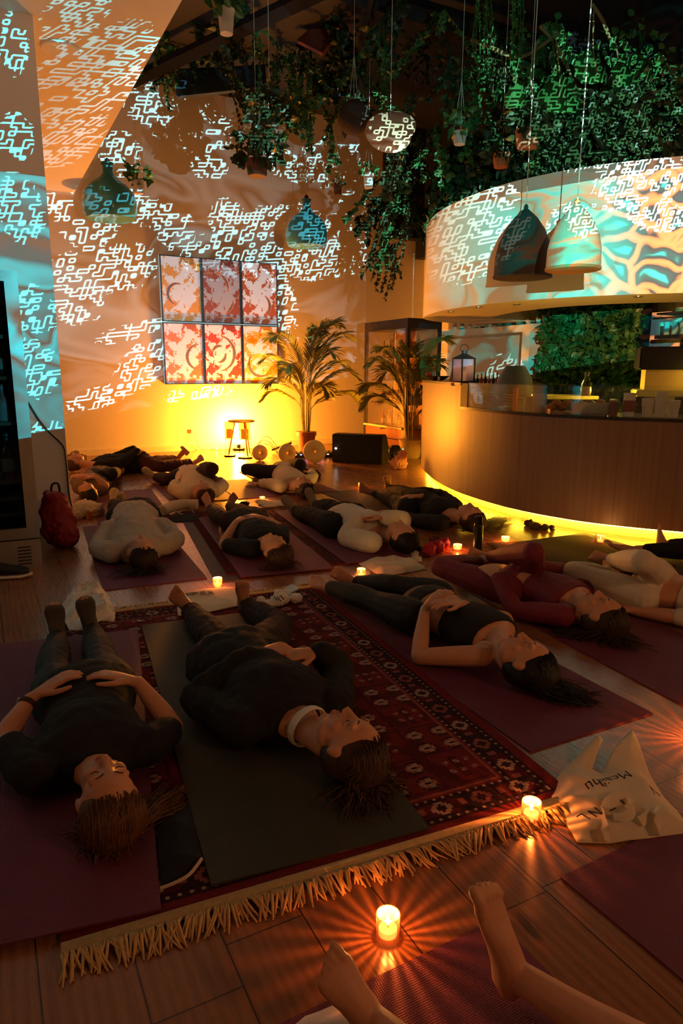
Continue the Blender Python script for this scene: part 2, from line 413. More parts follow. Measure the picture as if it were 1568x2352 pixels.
def remesh(mb, name, vox, m, parent, it=4, fold=0, fscale=9, seed=0, carve=None, flat=0.004):
    me = mb.mesh(name, m); o = bpy.data.objects.new(name, me); COL.objects.link(o)
    r = o.modifiers.new('r', 'REMESH'); r.mode = 'VOXEL'; r.voxel_size = vox
    if it:
        q = o.modifiers.new('s', 'SMOOTH'); q.factor = .5; q.iterations = it
    dg = bpy.context.evaluated_depsgraph_get()
    nm = bpy.data.meshes.new_from_object(o.evaluated_get(dg)); nm.name = name
    o.modifiers.clear(); o.data = nm; bpy.data.meshes.remove(me)
    if not nm.materials: nm.materials.append(m)
    nm.shade_smooth()
    if fold or carve or flat is not None:
        nrm = [v.normal.copy() for v in nm.vertices] if fold else None
        off = V((seed*3.7, seed*1.3, 0))
        for i, v in enumerate(nm.vertices):
            c = v.co
            if fold:
                q = c*fscale+off
                h = noise.noise(q)*.6+abs(noise.noise(q*1.9+off))*.9-.25
                c = c+nrm[i]*(h*fold)
            if carve: c = carve(c)
            if flat is not None and c.z < flat: c.z = flat
            v.co = c
    if parent: par(o, parent)
    return o
def crom(pts, n=8, closed=False):
    pts = [V(p) for p in pts]; out = []; m = len(pts)
    for i in range(m-1):
        a, b, c, d = pts[max(i-1, 0)], pts[i], pts[i+1], pts[min(i+2, m-1)]
        for k in range(n):
            t_ = k/n; out.append(.5*((2*b)+(c-a)*t_+(2*a-5*b+4*c-d)*t_*t_+(3*b-a-3*c+d)*t_**3))
    out.append(pts[-1]); return out
def tube(mb, pts, r, n=6, sm=5): return mb.loft(crom(pts, sm), r, None, n)

# ---------------------------------------------------------------- room
def wallbox(name, a, b, m=wallm):
    return struct(MB().box(a, b).build(name, m, None, False))
wallbox('floor', (-2.2, -3.2, -.1), (7.6, 10.9, 0), floorm)
wallbox('wall_back', (-2.2, 10.75, 0), (7.6, 10.9, 5.3))
wallbox('wall_left', (-2.3, -3.2, 0), (-2.2, 10.75, 5.3))
wallbox('wall_right', (7.3, -3.2, 0), (7.45, 10.75, 5.3), wallm)
wallbox('wall_front', (-2.2, -3.3, 0), (7.6, -3.2, 5.3), blackm)
wallbox('ceiling', (-2.2, -3.2, 5.25), (7.6, 10.9, 5.35), blackm)
wallbox('ceiling_lowered', (-2.2, 1.5, 3.66), (1.43, 10.75, 5.25))
wallbox('wall_pier', (-2.2, 5.71, 0), (.57, 6.15, 3.66))
wallbox('shade_panel_back', (6.4, 10.5, 3.5), (7.3, 10.74, 5.25), blackm)  # black panel added where the upper wall is lost in darkness
wallbox('shade_panel_right', (7.1, -3.2, 3.2), (7.29, 10.74, 5.25), blackm)  # same added black panel, keeps the upper right wall dark
wallbox('baseboard_back', (-2.2, 10.73, 0), (5.7, 10.75, .09), mat('skirting', (.75, .7, .62), .5))
# dark slatted ceiling frame over the room
for k, (x0, y0, x1, y1, z, w) in enumerate([(2.2, 3.0, 5.6, 10.6, 5.0, .10), (5.0, 3.0, 2.0, 10.6, 5.0, .10), (1.5, 7.0, 7.2, 7.0, 5.08, .12), (1.5, 5.0, 7.2, 5.0, 5.08, .12)]):
    struct(MB().loft([(x0, y0, z), (x1, y1, z)], (w*.5, w), AX[2].cross(V((x1-x0, y1-y0, 0)).normalized()), 4).build('trim_%d' % (k+1), blackm, None, False))

def plan(pts, n=8): return crom([V((x, y, 0)) for x, y in pts], n)
def offs(c, d):
    out = []
    for i, p in enumerate(c):
        t_ = (c[min(i+1, len(c)-1)]-c[max(i-1, 0)]).normalized(); nrm = V((-t_.y, t_.x, 0)); out.append(p+nrm*d)
    return out
def sweep(mb, outer, inner, z0, z1, i0=0, i1=None):
    o = outer[i0:i1]; n_ = inner[i0:i1]; m = len(o); vs = []
    for a, b in zip(o, n_): vs += [V((a.x, a.y, z0)), V((a.x, a.y, z1)), V((b.x, b.y, z1)), V((b.x, b.y, z0))]
    fs = []
    for i in range(m-1):
        for k in range(4): fs.append((i*4+k, i*4+(k+1) % 4, (i+1)*4+(k+1) % 4, (i+1)*4+k))
    fs += [(0, 1, 2, 3), (m*4-1, m*4-2, m*4-3, m*4-4)]
    return mb.add(vs, fs)
BULK = plan([(7.3, 8.55), (6.5, 8.5), (5.85, 8.32), (5.38, 7.9), (5.06, 7.3), (4.88, 6.75), (4.80, 6.1), (4.85, 5.5), (5.1, 4.85), (5.62, 4.2), (6.3, 3.65), (7.3, 3.1)])
bi = offs(BULK, 1.0); 
if (bi[40]-V((6, 6, 0))).length > (BULK[40]-V((6, 6, 0))).length: bi = offs(BULK, -1.0); SG = -1
else: SG = 1
struct(sweep(MB(), BULK, offs(BULK, SG*.9), 1.95, 3.08).build('wall_bulkhead', wallm, None, True))
for (x, y) in ((1035, 717), (1098, 706), (1185, 700), (1465, 682)):
    q = P(x, y, 1.945); t_ = thing('recessed_downlight', 'small switched-off downlight set in the underside of the curved bulkhead', 'downlight', q, 'downlights under the bulkhead')
    MB().lathe(q, [(.03, .004), (.045, 0), (.045, .004), (.03, .004)], 16).build('ring', steel, t_); MB().lathe(q+V((0, 0, .003)), [(.028, 0), (.03, .006)], 16).build('lens', plast, t_)

# ---------------------------------------------------------------- bar
BAR = plan([(7.3, 8.0), (6.3, 8.0), (5.6, 7.85), (5.15, 7.5), (4.82, 7.05), (4.55, 6.55), (4.3, 6.0), (4.1, 5.4), (4.01, 4.85), (4.0, 4.35), (4.1, 3.9), (4.24, 3.6), (4.45, 3.3), (4.75, 2.95), (5.2, 2.6), (5.9, 2.3), (7.0, 2.2)])
isp = min(range(len(BAR)), key=lambda i: (BAR[i]-V((4.08, 5.33, 0))).length)
bar = thing('bar_counter', 'long curved oak-clad bar counter with a glowing strip at its foot', 'bar counter', (4.4, 5, 0))
fr = MB(); sweep(fr, BAR, offs(BAR, SG*.05), .10, .92); sweep(fr, BAR, offs(BAR, SG*.05), .92, 1.13, 0, isp+1); fr.build('front_panel', reed, bar)
sweep(MB(), offs(BAR, SG*.13), offs(BAR, SG*.17), 0, .12).build('plinth', mat('plinth', (.6, .55, .45), .5), bar)
sweep(MB(), offs(BAR, SG*-.01), offs(BAR, SG*.62), 1.13, 1.155, 0, isp+1).build('worktop', mat('dark_stone', (.03, .028, .03), .3), bar)
sweep(MB(), offs(BAR, SG*-.004), offs(BAR, SG*.62), .905, .93, isp).build('display_shelf', mat('dark_stone', (.03, .028, .03), .3), bar)
strip = sweep(MB(), offs(BAR, SG*.085), offs(BAR, SG*.115), .075, .09, 8).build('light_strip', emis('led_amber', (1., .55, .03), 42.0), bar)
strip['label'] = 'glowing yellow light strip'
sweep(MB(), offs(BAR, SG*.05), offs(BAR, SG*.13), .09, .10).build('kick_lip', reed, bar)
gc = thing('glass_display_case', 'curved glass counter case holding plates, rolls and cups', 'display case', (4.2, 4.6, .93))
g1 = MB(); sweep(g1, offs(BAR, SG*.0), offs(BAR, SG*.008), .932, 1.15, isp+2)
g1.build('front_glass', glassm, gc)
sweep(MB(), offs(BAR, 0), offs(BAR, SG*.42), 1.15, 1.158, isp+2).build('top_glass', glassm, gc)
sweep(MB(), offs(BAR, SG*-.005), offs(BAR, SG*.03), .93, 1.15, isp, isp+3).build('end_panel', blackm, gc)
# unseen yellow fill lights for bar and case are added further down
def barp(x, off=0.1, z=.93):
    d = ray(x, 900); d.z = 0; d.normalize(); best = None
    C0 = V((0, 0, 0))
    for a, b in zip(BAR[20:], BAR[21:]):
        e = b-a; den = d.x*e.y-d.y*e.x
        if abs(den) < 1e-9: continue
        t_ = (a.x*e.y-a.y*e.x)/den; s_ = (a.x*d.y-a.y*d.x)/den
        if t_ > 0 and -1e-6 <= s_ <= 1.000001 and (best is None or t_ < best): best = t_
    q = d*(best+off); q.z = z; return q

def lathe_thing(name, label, cat, loc, parts, group=None, n=16):
    loc = V(loc)
    if len(parts) == 1:
        o = MB().lathe((0, 0, 0), parts[0][1], n).build(name, parts[0][2]); o.location = loc
        return tag(o, label, cat, group)
    t_ = thing(name, label, cat, loc, group)
    for pn, prof, m in parts:
        o = MB().lathe(loc, prof, n).build(pn, m, t_)
    return t_
ceram = mat('grey_ceramic', (.45, .42, .36), .35); cupm = mat('paper_cup', (.7, .66, .62), .7)
plm = mat('plate_ceramic', (.55, .5, .3), .3)
# plates in two stacks
def plates(x, n, stackname):
    q = barp(x, .22, .932)
    for k in range(n):
        o = lathe_thing('dinner_plate', 'pale plate in the %s stack inside the glass case' % stackname, 'plate', q+V((0, 0, k*.024)), [('p', [(.05, 0), (.06, 0), (.115, .016), (.117, .02), (.06, .006), (0, .006)], plm)], 'plates in the %s stack' % stackname, 24)
plates(1122, 8, 'left'); plates(1188, 6, 'right')
lathe_thing('napkin_roll', 'red and white upright cup sleeve beside the plates in the case', 'cup', barp(1184, .1, .932), [('p', [(.018, 0), (.02, .0), (.022, .19), (0, .19)], mat('red_card', (.7, .08, .05), .6))])
for i, (x, w, h, c, lb) in enumerate([(1214, .07, .12, (.25, .3, .18), 'green and grey carton standing in the glass case'), (1240, .10, .15, (.22, .18, .15), 'brown square tin standing in the glass case')]):
    q = barp(x, .12, .932); o = MB().box((-w/2, -.04, 0), (w/2, .04, h)).build('carton', mat('carton%d' % i, c, .6), None, False, .004); o.location = q; o.rotation_euler = (0, 0, -AZ); tag(o, lb, 'box')
# bread rolls in a tray
tq = barp(1330, .22, .932)
tr_ = MB(); tr_.box((-.26, -.12, 0), (.26, .12, .012)); tr_.box((-.26, -.12, 0), (-.25, .12, .04)); tr_.box((.25, -.12, 0), (.26, .12, .04)); o = tr_.build('serving_tray', mat('wood_tray', (.3, .17, .08), .6), None, False); o.location = tq; o.rotation_euler = (0, 0, -AZ); tag(o, 'shallow wooden tray under the bread rolls in the case', 'tray')
rollm = mat('bread_crust', (.42, .16, .04), .55, bump=.3, bscale=60, var=.3, vscale=20)
roll0 = None
for k in range(11):
    a = -.22+.044*k; q = tq+V((a*math.cos(AZ), -a*math.sin(AZ), .05+.03*(k % 2)))
    if roll0 is None:
        roll0 = MB().ell((0, 0, 0), AX, (.045, .04, .033), 14, 9).build('bread_roll', rollm); o = roll0; o.location = q
    else: o = roll0.copy(); COL.objects.link(o); o.location = q
    tag(o, 'round brown bread roll heaped on the tray in the glass case', 'bread roll', 'bread rolls in the glass case')
o = MB().box((-.14, -.002, 0), (.14, .002, .10)).build('price_card', mat('pale_card', (.5, .55, .55), .6), None, False); o.location = barp(1357, .07, .945); o.rotation_euler = (.6, 0, -AZ); tag(o, 'pale blank card leaning in front of the bread rolls', 'card')
lathe_thing('jam_jar', 'dark red jar in the case left of the white tub', 'jar', barp(1411, .12, .932), [('body', [(.03, 0), (.033, .0), (.033, .1), (.025, .11), (0, .11)], mat('jam', (.16, .02, .02), .3)), ('lid', [(.028, .11), (.03, .11), (.03, .125), (0, .125)], mat('cream_lid', (.6, .5, .3), .5))])
lathe_thing('paper_tub', 'white tub with a dark red label band in the glass case', 'tub', barp(1447, .12, .932), [('body', [(.04, 0), (.044, .17), (.046, .175), (0, .175)], cupm), ('label_band', [(.0425, .035), (.0445, .035), (.0455, .12), (.0425, .12)], mat('wine_label', (.2, .015, .03), .6))])
cups = None
for k, (x, h, lb) in enumerate([(1490, .14, 'short stack of white paper cups nearest the red-banded tub'), (1520, .19, 'tallest stack of white paper cups at the right of the case'), (1550, .13, 'short stack of white paper cups at the far right edge')]):
    q = barp(x, .14, .932); t_ = thing('paper_cup_stack', lb, 'paper cups', q, 'paper cup stacks in the case')
    MB().lathe(q, [(.033, 0), (.042, h-.01), (0, h-.01)], 18).build('cups', cupm, t_)
    rm = MB()
    for j in range(5): rm.lathe(q+V((0, 0, h-.012-.012*j)), [(.041, 0), (.0445, .002), (.0445, .006), (.041, .008)], 18)
    rm.build('rims', cupm, t_)
# lantern on the worktop
q = barp(1062, .22, 1.156); t_ = thing('candle_lantern', 'black metal lantern with glass panes and a lit candle on the bar top', 'lantern', q)
f_ = MB()
for sx in (-1, 1):
    for sy in (-1, 1): f_.box(q+V((sx*.075-.006, sy*.075-.006, 0)), q+V((sx*.075+.006, sy*.075+.006, .22)))
f_.box(q+V((-.09, -.09, 0)), q+V((.09, .09, .012))); f_.build('frame', blackm, t_, False)
MB().lathe(q, [(.115, .22), (.12, .225), (.05, .26), (.03, .27), (.03, .30), (0, .30)], 8).build('lid', blackm, t_)
tube(MB(), [q+V((-.03, 0, .29)), q+V((-.05, 0, .33)), q+V((0, 0, .36)), q+V((.05, 0, .33)), q+V((.03, 0, .29))], .004).build('handle', blackm, t_)
gp = MB()
for k in range(4):
    M_ = Matrix.Translation(q) @ Matrix.Rotation(k*PI/2, 4, 'Z'); gp.box((-.07, -.076, .012), (.07, -.073, .22), M_)
gp.build('pane', glass('lantern_glass', (.8, .75, .95), .35, .2), t_, False)
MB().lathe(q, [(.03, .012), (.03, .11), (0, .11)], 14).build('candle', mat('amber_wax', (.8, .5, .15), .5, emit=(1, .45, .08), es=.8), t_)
point('lantern_flame_light', q+V((0, 0, .14)), (1, .5, .15), .25, .01)
o = lathe_thing('ceramic_bowl', 'large rounded grey-green ceramic vessel on the bar', 'bowl', barp(1180, .35, 1.0), [('p', [(.08, 0), (.14, .03), (.17, .1), (.15, .2), (.09, .30), (.08, .31), (0, .3)], mat('celadon', (.12, .17, .15), .5))], None, 24)
lathe_thing('small_jar', 'tiny pale salt shaker at the left end of the bar top', 'shaker', barp(1007, .1, 1.156), [('p', [(.012, 0), (.014, .035), (.01, .045), (0, .047)], cupm)])
q = barp(1000, .18, 1.156); t_ = thing('fruit_dish', 'low dark dish with a red fruit at the left end of the bar top', 'dish', q)
MB().lathe(q, [(.05, 0), (.09, .01), (.15, .05), (.145, .052), (.08, .02), (0, .015)], 22).build('dish', mat('dark_glaze', (.04, .05, .03), .4), t_)
MB().sph(q+V((-.08, .02, .06)), .035).build('fruit', mat('red_fruit', (.55, .08, .03), .4), t_)
q = barp(1045, .28, 1.156); o = MB().loft([q, q+V((0, 0, .17))], [(.07, .004), (.03, .004)], V((math.cos(AZ), -math.sin(AZ), 0)), 4).build('menu_stand', mat('brown_card', (.35, .14, .05), .7), None, False); tag(o, 'tapering brown card stand behind the lantern', 'menu stand')
# knife-like board behind worktop, yellow light painted into its colour
q0 = barp(1085, .5, 1.03); q1 = barp(1150, .5, 1.03)
o = MB().box((-.33, -.12, 0), (.33, .12, .03)).build('cutting_board', mat('yellow_lit_board', (.75, .6, .12), .5), None, False, .005); o.location = (q0+q1)/2+V((0, 0, .09)); o.rotation_euler = (0, 0, -1.2); tag(o, 'yellow-lit board lying behind the bar worktop', 'board')
# utensils pot
bottle_m = [mat('red_glass', (.35, .03, .03), .15), mat('dark_bottle', (.02, .03, .02), .12), mat('teal_glass', (.05, .28, .25), .2), mat('pale_bottle', (.6, .6, .55), .3), mat('amber_glass', (.35, .14, .03), .15)]
def bottle_profile(r, h, neck=.3):
    b = h*(1-neck); return [(r*.9, 0), (r, .01), (r, b*.85), (r*.85, b*.93), (r*.38, b*1.08), (r*.33, h*.96), (r*.4, h*.965), (r*.4, h), (0, h)]
BOT = {}
def bottle(loc, r, h, m, label, group, neck=.3, lab=True, name='bottle', cat='bottle'):
    key = (round(r, 3), round(h, 3), m.name, neck, lab)
    if key not in BOT:
        t_ = thing(name, label, cat, loc, group); loc = V(loc)
        MB().lathe(loc, bottle_profile(r, h, neck), 14).build('bottle_body', m, t_)
        if lab: MB().lathe(loc, [(r*1.0, h*.18), (r*1.03, h*.18), (r*1.03, h*.48), (r, h*.48)], 14).build('paper_label', mat('bottle_label', (.6, .55, .45), .7), t_)
        MB().lathe(loc, [(r*.3, h*.98), (r*.42, h*.98), (r*.42, h*1.03), (0, h*1.03)], 10).build('cap', mat('cap_metal', (.25, .2, .12), .4, .7), t_)
        BOT[key] = t_
        return t_
    return dup(BOT[key], loc, 0, label, group)
for k in range(9):
    q = barp(1095+k*9, .42, 1.10); bottle(q, .016, .13+.01*(k % 3), bottle_m[0 if k % 2 else 1], 'small dark red bottle in the row behind the bar worktop', 'small bottles behind the bar worktop', lab=False)

# ---- back of the bar: right wall fittings
sh = thing('back_bar_shelving', 'white shelf frame with upright posts against the bar wall', 'shelving', (7.1, 8.2, 1.0))
MB().box((6.85, 6.95, 1.80), (7.3, 9.6, 1.90)).build('shelf', wallm, sh, False)
MB().box((6.85, 7.45, .8), (7.3, 7.6, 1.80)).build('post', wallm, sh, False)
MB().box((6.85, 6.95, .8), (7.3, 7.02, 1.80)).build('post', mat('orange_brown_panel', (.3, .12, .05), .6), sh, False)
MB().box((7.18, 7.02, .8), (7.28, 7.25, 1.80)).build('back_panel', mat('brown_panel', (.18, .06, .03), .6), sh, False)
for i, yy in enumerate([9.3, 9.12, 8.93, 8.75, 8.6, 8.42, 8.2, 8.03, 7.78, 7.6, 7.4, 7.28, 7.1, 7.0]):
    big = i in (6, 7, 8)
    m = bottle_m[[3, 2, 3, 2, 1, 3, 2, 2, 2, 3, 2, 3, 1, 4][i]]
    bottle(V((6.95, yy, 1.902)), .05 if big else .035, .17 if big else (.15+.02*(i % 3)), m, ('squat teal jar' if big else 'small bottle')+' standing on the white shelf behind the bar', 'teal jars on the white shelf' if big else 'bottles on the white shelf', .15 if big else .3, not big)
bk = mat('black_shelf', (.02, .022, .026), .5)
bs = thing('black_bar_shelves', 'black shelf unit holding glasses at the far right behind the bar', 'shelving', (6.9, 5, 1.0))
MB().box((6.75, 3.6, .6), (7.25, 5.35, .64)).build('shelf', bk, bs, False); MB().box((6.75, 3.6, 1.62), (7.25, 5.35, 1.66)).build('shelf', bk, bs, False)
MB().box((6.75, 3.6, 1.88), (7.25, 5.35, 1.9)).build('shelf', bk, bs, False); MB().box((7.2, 3.6, .6), (7.28, 5.35, 2.4)).build('back_panel', bk, bs, False)
gw = None
teal_lit = glass('teal_lit_tumbler', (.3, .75, .8), .35)  # clear glass tinted teal in place of the projected light
for i in range(16):
    q = V((6.85+.12*(i % 2), 5.28-.1*(i//2)-.02*(i % 2), 1.662))
    if gw is None: gw = MB().lathe((0, 0, 0), [(.028, 0), (.036, .14), (.034, .14), (.026, .006), (0, .006)], 12).build('tumbler', teal_lit); o = gw
    else: o = gw.copy(); COL.objects.link(o)
    o.location = q; tag(o, 'clear tumbler catching teal light on the black shelf', 'glass', 'tumblers on the black shelf')
for i in range(5):
    q = V((6.95, 5.2-.24*i, 1.902)); bottle(q, .06, .26, bottle_m[2], 'large teal-lit bottle on the top black shelf', 'large bottles on the top black shelf', .3)  # the teal light on these bottles is put into their glass colour
# coffee machine with yellow light painted into its front and the white bag
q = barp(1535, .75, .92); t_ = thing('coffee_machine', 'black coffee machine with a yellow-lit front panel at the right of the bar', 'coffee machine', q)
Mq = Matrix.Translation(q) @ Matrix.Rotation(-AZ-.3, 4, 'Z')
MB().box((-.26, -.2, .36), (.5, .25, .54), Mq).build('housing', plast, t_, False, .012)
MB().box((-.2, -.12, .20), (.16, .2, .37), Mq).build('front_panel', mat('yellow_lit_panel', (.75, .55, .15), .5, metal=.2), t_, False)
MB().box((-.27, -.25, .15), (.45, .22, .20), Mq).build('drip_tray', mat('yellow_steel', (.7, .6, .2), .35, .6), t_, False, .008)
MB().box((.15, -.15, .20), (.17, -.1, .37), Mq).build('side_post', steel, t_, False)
# unseen warm fill added to brighten the coffee machine
point('machine_fill_light', q+V((-.15, -.35, .32)), (1, .6, .08), .8, .05)
point('prep_fill_light', V((5.6, 5.0, .8)), (1, .6, .05), 4.5, .1)  # unseen fill added to brighten the bar interior
point('case_fill_light', V((4.62, 5.0, 1.11)), (1, .68, .08), 5, .02); point('case_fill_light', V((4.75, 4.15, 1.11)), (1, .68, .08), 5, .02)  # unseen fills added so the case contents show up yellow
o = MB().box((-.45, -.2, 0), (.45, .2, .03)).build('prep_tray', mat('yellow_lit_board', (.75, .6, .12), .5), None, False, .005); o.location = barp(1245, .8, 1.02); o.rotation_euler = (0, 0, -AZ); tag(o, 'yellow-lit flat tray behind the tins in the case', 'tray')  # tray colour carries the yellow light
q = barp(1345, .55, 1.06); lathe_thing('glass_carafe', 'clear carafe behind the glass case in front of the plant wall', 'carafe', q, [('body', [(.04, 0), (.045, .02), (.045, .1), (.02, .15), (.022, .2)], glassm), ('water', [(.038, .005), (.04, .08), (0, .08)], mat('amber_liquid', (.8, .5, .1), .2))])

# ---------------------------------------------------------------- foliage
def leaf(mb, c, d, n_, L, w, fold=.25):
    d = d.normalized(); s_ = d.cross(n_)
    if s_.length < 1e-4: s_ = d.cross(V((1, .3, .2)))
    s_.normalize(); n2 = s_.cross(d); tip = c+d*L-n2*L*.12
    vs = [c, c+d*L*.3+s_*w*.5+n2*w*fold, c+d*L*.7+s_*w*.38+n2*w*fold*.6, tip, c+d*L*.7-s_*w*.38+n2*w*fold*.6, c+d*L*.3-s_*w*.5+n2*w*fold, c+d*L*.35, c+d*L*.7-n2*L*.03]
    return mb.add(vs, [(0, 1, 6), (6, 1, 2, 7), (7, 2, 3), (0, 6, 5), (6, 7, 4, 5), (7, 3, 4)])
def rv(rr): return V((rr.uniform(-1, 1), rr.uniform(-1, 1), rr.uniform(-1, 1)))
def blob_leaves(mb, c, rad, n, L, w, rr):
    for _ in range(n):
        d = rv(rr)
        while d.length > 1 or d.length < .05: d = rv(rr)
        q = V(c)+V((d.x*rad[0], d.y*rad[1], d.z*rad[2])); dd = (rv(rr)+V((0, 0, -.5))+d*.6)
        leaf(mb, q, dd, rv(rr).normalized(), L*rr.uniform(.6, 1.3), w*rr.uniform(.6, 1.3))
def vine_src(seed, length, n, L, w, m, spread=.12):
    rr = random.Random(seed); st = MB(); lf = MB()
    for k in range(4):
        p = V((rr.uniform(-.05, .05), rr.uniform(-.05, .05), 0)); pts = [p]; a = rr.uniform(0, 2*PI)
        ll = length*rr.uniform(.6, 1)
        for j in range(1, 7):
            p = p+V((math.cos(a)*spread*.4, math.sin(a)*spread*.4, -ll/6))+rv(rr)*.03; pts.append(p)
        st.loft(crom(pts, 3), .004, None, 4)
        cp = crom(pts, 8)
        for _ in range(n//4):
            q = rr.choice(cp); leaf(lf, q, rv(rr)+V((0, 0, -.7)), rv(rr).normalized(), L*rr.uniform(.6, 1.3), w*rr.uniform(.6, 1.3))
    t_ = thing('trailing_vine', '', 'vine', (0, 0, 0)); st.build('stem', stemm, t_); lf.build('foliage', m, t_, True, 0, False)
    return t_
VS = [vine_src(1, .8, 220, .07, .05, leafm), vine_src(2, .55, 160, .08, .06, leafd), vine_src(3, 1.1, 260, .06, .04, leafd), vine_src(4, .6, 260, .05, .035, leafm, .2)]
used = set()
def vine(k, loc, label, group, sc=1, rz=0):
    if k not in used:
        used.add(k); o = VS[k]; o.location = V(loc); o.rotation_euler = (0, 0, rz); o.scale = (sc, sc, sc); o['label'] = label; o['group'] = group; return o
    return dup(VS[k], loc, rz, label, group, sc)
rr = random.Random(11)
# vines over the back wall top, left of middle
for (x, y, D, k, s_) in [(350, 60, 8.5, 1, 1.1), (400, 20, 8.3, 0, 1.2), (450, 50, 8, 1, 1.2), (350, 130, 9, 3, 1), (380, 160, 9, 1, .8), (510, 130, 8, 2, .9), (560, 30, 7.6, 1, 1), (590, 80, 7.8, 3, 1), (330, 150, 9.4, 3, .9), (470, 110, 8.6, 3, 1.1), (430, 120, 9, 0, .8), (650, 150, 8.6, 0, 1.1), (720, 180, 8.2, 3, 1.2), (700, 60, 8.4, 2, 1), (760, 60, 8, 1, 1.2)]:
    vine(k, PD(x, y-20, D), 'brown-lit leafy vine hanging from the ceiling in front of the back wall', 'vines in front of the back wall', s_, rr.uniform(0, 6))
for (x, y, D, k, s_) in [(680, 230, 8, 0, 1), (740, 250, 7.6, 3, 1.2), (790, 150, 7.5, 1, 1.2), (830, 190, 7.6, 3, 1.1), (900, 380, 8.4, 1, 1.2), (950, 250, 7.5, 2, 1.1), (1000, 320, 7.6, 0, 1.1), (960, 350, 8.2, 3, 1.2), (860, 90, 7.2, 0, 1), (920, 30, 7, 1, 1.1), (1010, 60, 7.2, 3, 1.2), (1040, 170, 7.2, 1, 1), (1100, 40, 7, 2, 1), (1090, 300, 7.4, 3, 1.1), (1150, 330, 7.2, 1, 1.2), (1220, 280, 7, 2, 1), (1110, 380, 7.8, 1, 1), (1030, 420, 8.3, 3, 1.1), (1270, 80, 6.6, 0, 1.1), (1200, 130, 7, 3, 1)]:
    vine(k, PD(x, y-30, D), 'dark leafy vine hanging among cords over the middle of the room', 'vines over the middle of the room', s_, rr.uniform(0, 6))
for (x, y, D, k, s_) in [(880, 480, 9.4, 1, 1.2), (900, 500, 9.2, 2, 1.1), (885, 560, 9.2, 0, .9), (930, 470, 9.0, 1, 1.2), (950, 520, 8.9, 3, 1.1), (870, 440, 9.6, 3, 1.2), (905, 590, 9.2, 2, .75), (930, 440, 8.9, 0, 1.1), (960, 470, 8.8, 2, .9)]:
    vine(k, PD(x, y-30, D), 'leafy vine trailing down beside the left end of the curved bulkhead', 'vines beside the bulkhead end', s_, rr.uniform(0, 6))
for i in range(26):
    x = 1040+i*21+rr.uniform(-8, 8); ytop = 450-((x-1020)*.16)-rr.uniform(20, 170)
    vine(i % 4, PD(x, ytop-40, barx(x)+.45+rr.uniform(0, .5)), 'green vine tumbling over the top of the curved bulkhead', 'vines on top of the bulkhead', rr.uniform(.8, 1.3), rr.uniform(0, 6))
# planted trough on top of the bulkhead
hed = MB(); 
for i in range(24, len(BULK)-10, 2):
    q = offs(BULK, SG*.35)[i]
    if q.y < 3.4: break
    blob_leaves(hed, (q.x, q.y, 3.52), (.3, .3, .33), 170, .10, .07, rr)
tag(hed.build('planting', leafd, None, True, 0, False), 'dense green planting growing along the top of the curved bulkhead', 'planting', None, 'stuff')
hed2 = MB()
for i in range(14):
    q = PD(1120+i*36, 250-rr.uniform(0, 120), 7.6); blob_leaves(hed2, q, (.45, .35, .4), 110, .10, .08, rr)
tag(hed2.build('ceiling_greenery', leafm, None, True, 0, False), 'mass of green leaves under the dark ceiling above the bar', 'greenery', None, 'stuff')
hed3 = MB()
for (x, y, D) in [(340, 20, 8.8), (420, 70, 8.8), (500, 60, 9), (600, 90, 8.8), (680, 130, 8.8), (640, 30, 9), (360, 110, 9.4), (820, 60, 8.4), (900, 120, 8.6), (760, 140, 9), (1000, 140, 8.4), (850, 20, 8)]:
    blob_leaves(hed3, PD(x, y, D), (.5, .4, .3), 150, .08, .05, rr)
tag(hed3.build('ceiling_greenery', leafd, None, True, 0, False), 'dark leaves tangled under the ceiling over the back wall', 'greenery', None, 'stuff')
# green wall behind the bar
gwl = thing('plant_wall', 'panel thickly covered with green leaves behind the bar', 'plant wall', (6.6, 6.0, .9))
MB().box((6.72, 5.45, .6), (6.8, 6.95, 3.0)).build('backing', blackm, gwl, False)
gm = MB()
for _ in range(2600):
    q = V((6.70-rr.uniform(0, .14), rr.uniform(5.42, 6.98), rr.uniform(.85, 2.6))); leaf(gm, q, rv(rr)+V((-.8, 0, -.8)), rv(rr).normalized(), rr.uniform(.06, .12), rr.uniform(.04, .08))
gm.build('foliage', leafm, gwl, True, 0, False)

# hanging pots
def hang_pot(x, y, D, pr, ph, kind, label, potm, lf=leafm, cord_top=4.95, group=None, leaves=60, L=.09, spread=.14):
    q = PD(x, y, D); t_ = thing('hanging_planter', label, 'hanging plant', q, group); rr = random.Random(int(x*7+y))
    MB().lathe(q, [(pr*.7, 0), (pr*.75, .0), (pr, ph), (pr*1.05, ph), (pr*.95, ph*.98), (pr*.9, ph*.9), (0, ph*.9)], 18).build('pot', potm, t_)
    mb = MB(); blob_leaves(mb, q+V((0, 0, ph+spread*.5)), (spread, spread, spread*.8), leaves, L, L*.75, rr); mb.build('foliage', lf, t_, True, 0, False)
    cb = MB()
    for k in range(3):
        a = 2*PI*k/3; cb.loft([q+V((pr*math.cos(a), pr*math.sin(a), ph)), q+V((0, 0, ph+.45))], .0025, None, 4)
    cb.loft([q+V((0, 0, ph+.45)), V((q.x, q.y, cord_top+.3))], .0025, None, 4); cb.build('cord', cordm, t_)
    return t_
gpot = glass('glass_pot', (.85, .85, .8), .35, .15); gpotc = mat('grey_pot', (.45, .43, .4), .6); dpot = mat('dark_pot', (.12, .06, .04), .7)
hang_pot(318, 445, 8.2, .075, .14, 0, 'small grey pot with bright green leaves hanging before the demijohn lamp', gpotc, leafm, leaves=46, L=.10, spread=.16)
hang_pot(520, 78, 6.0, .075, .19, 0, 'clear glass pot with leaves hanging at the top of the view', gpot, leafm)
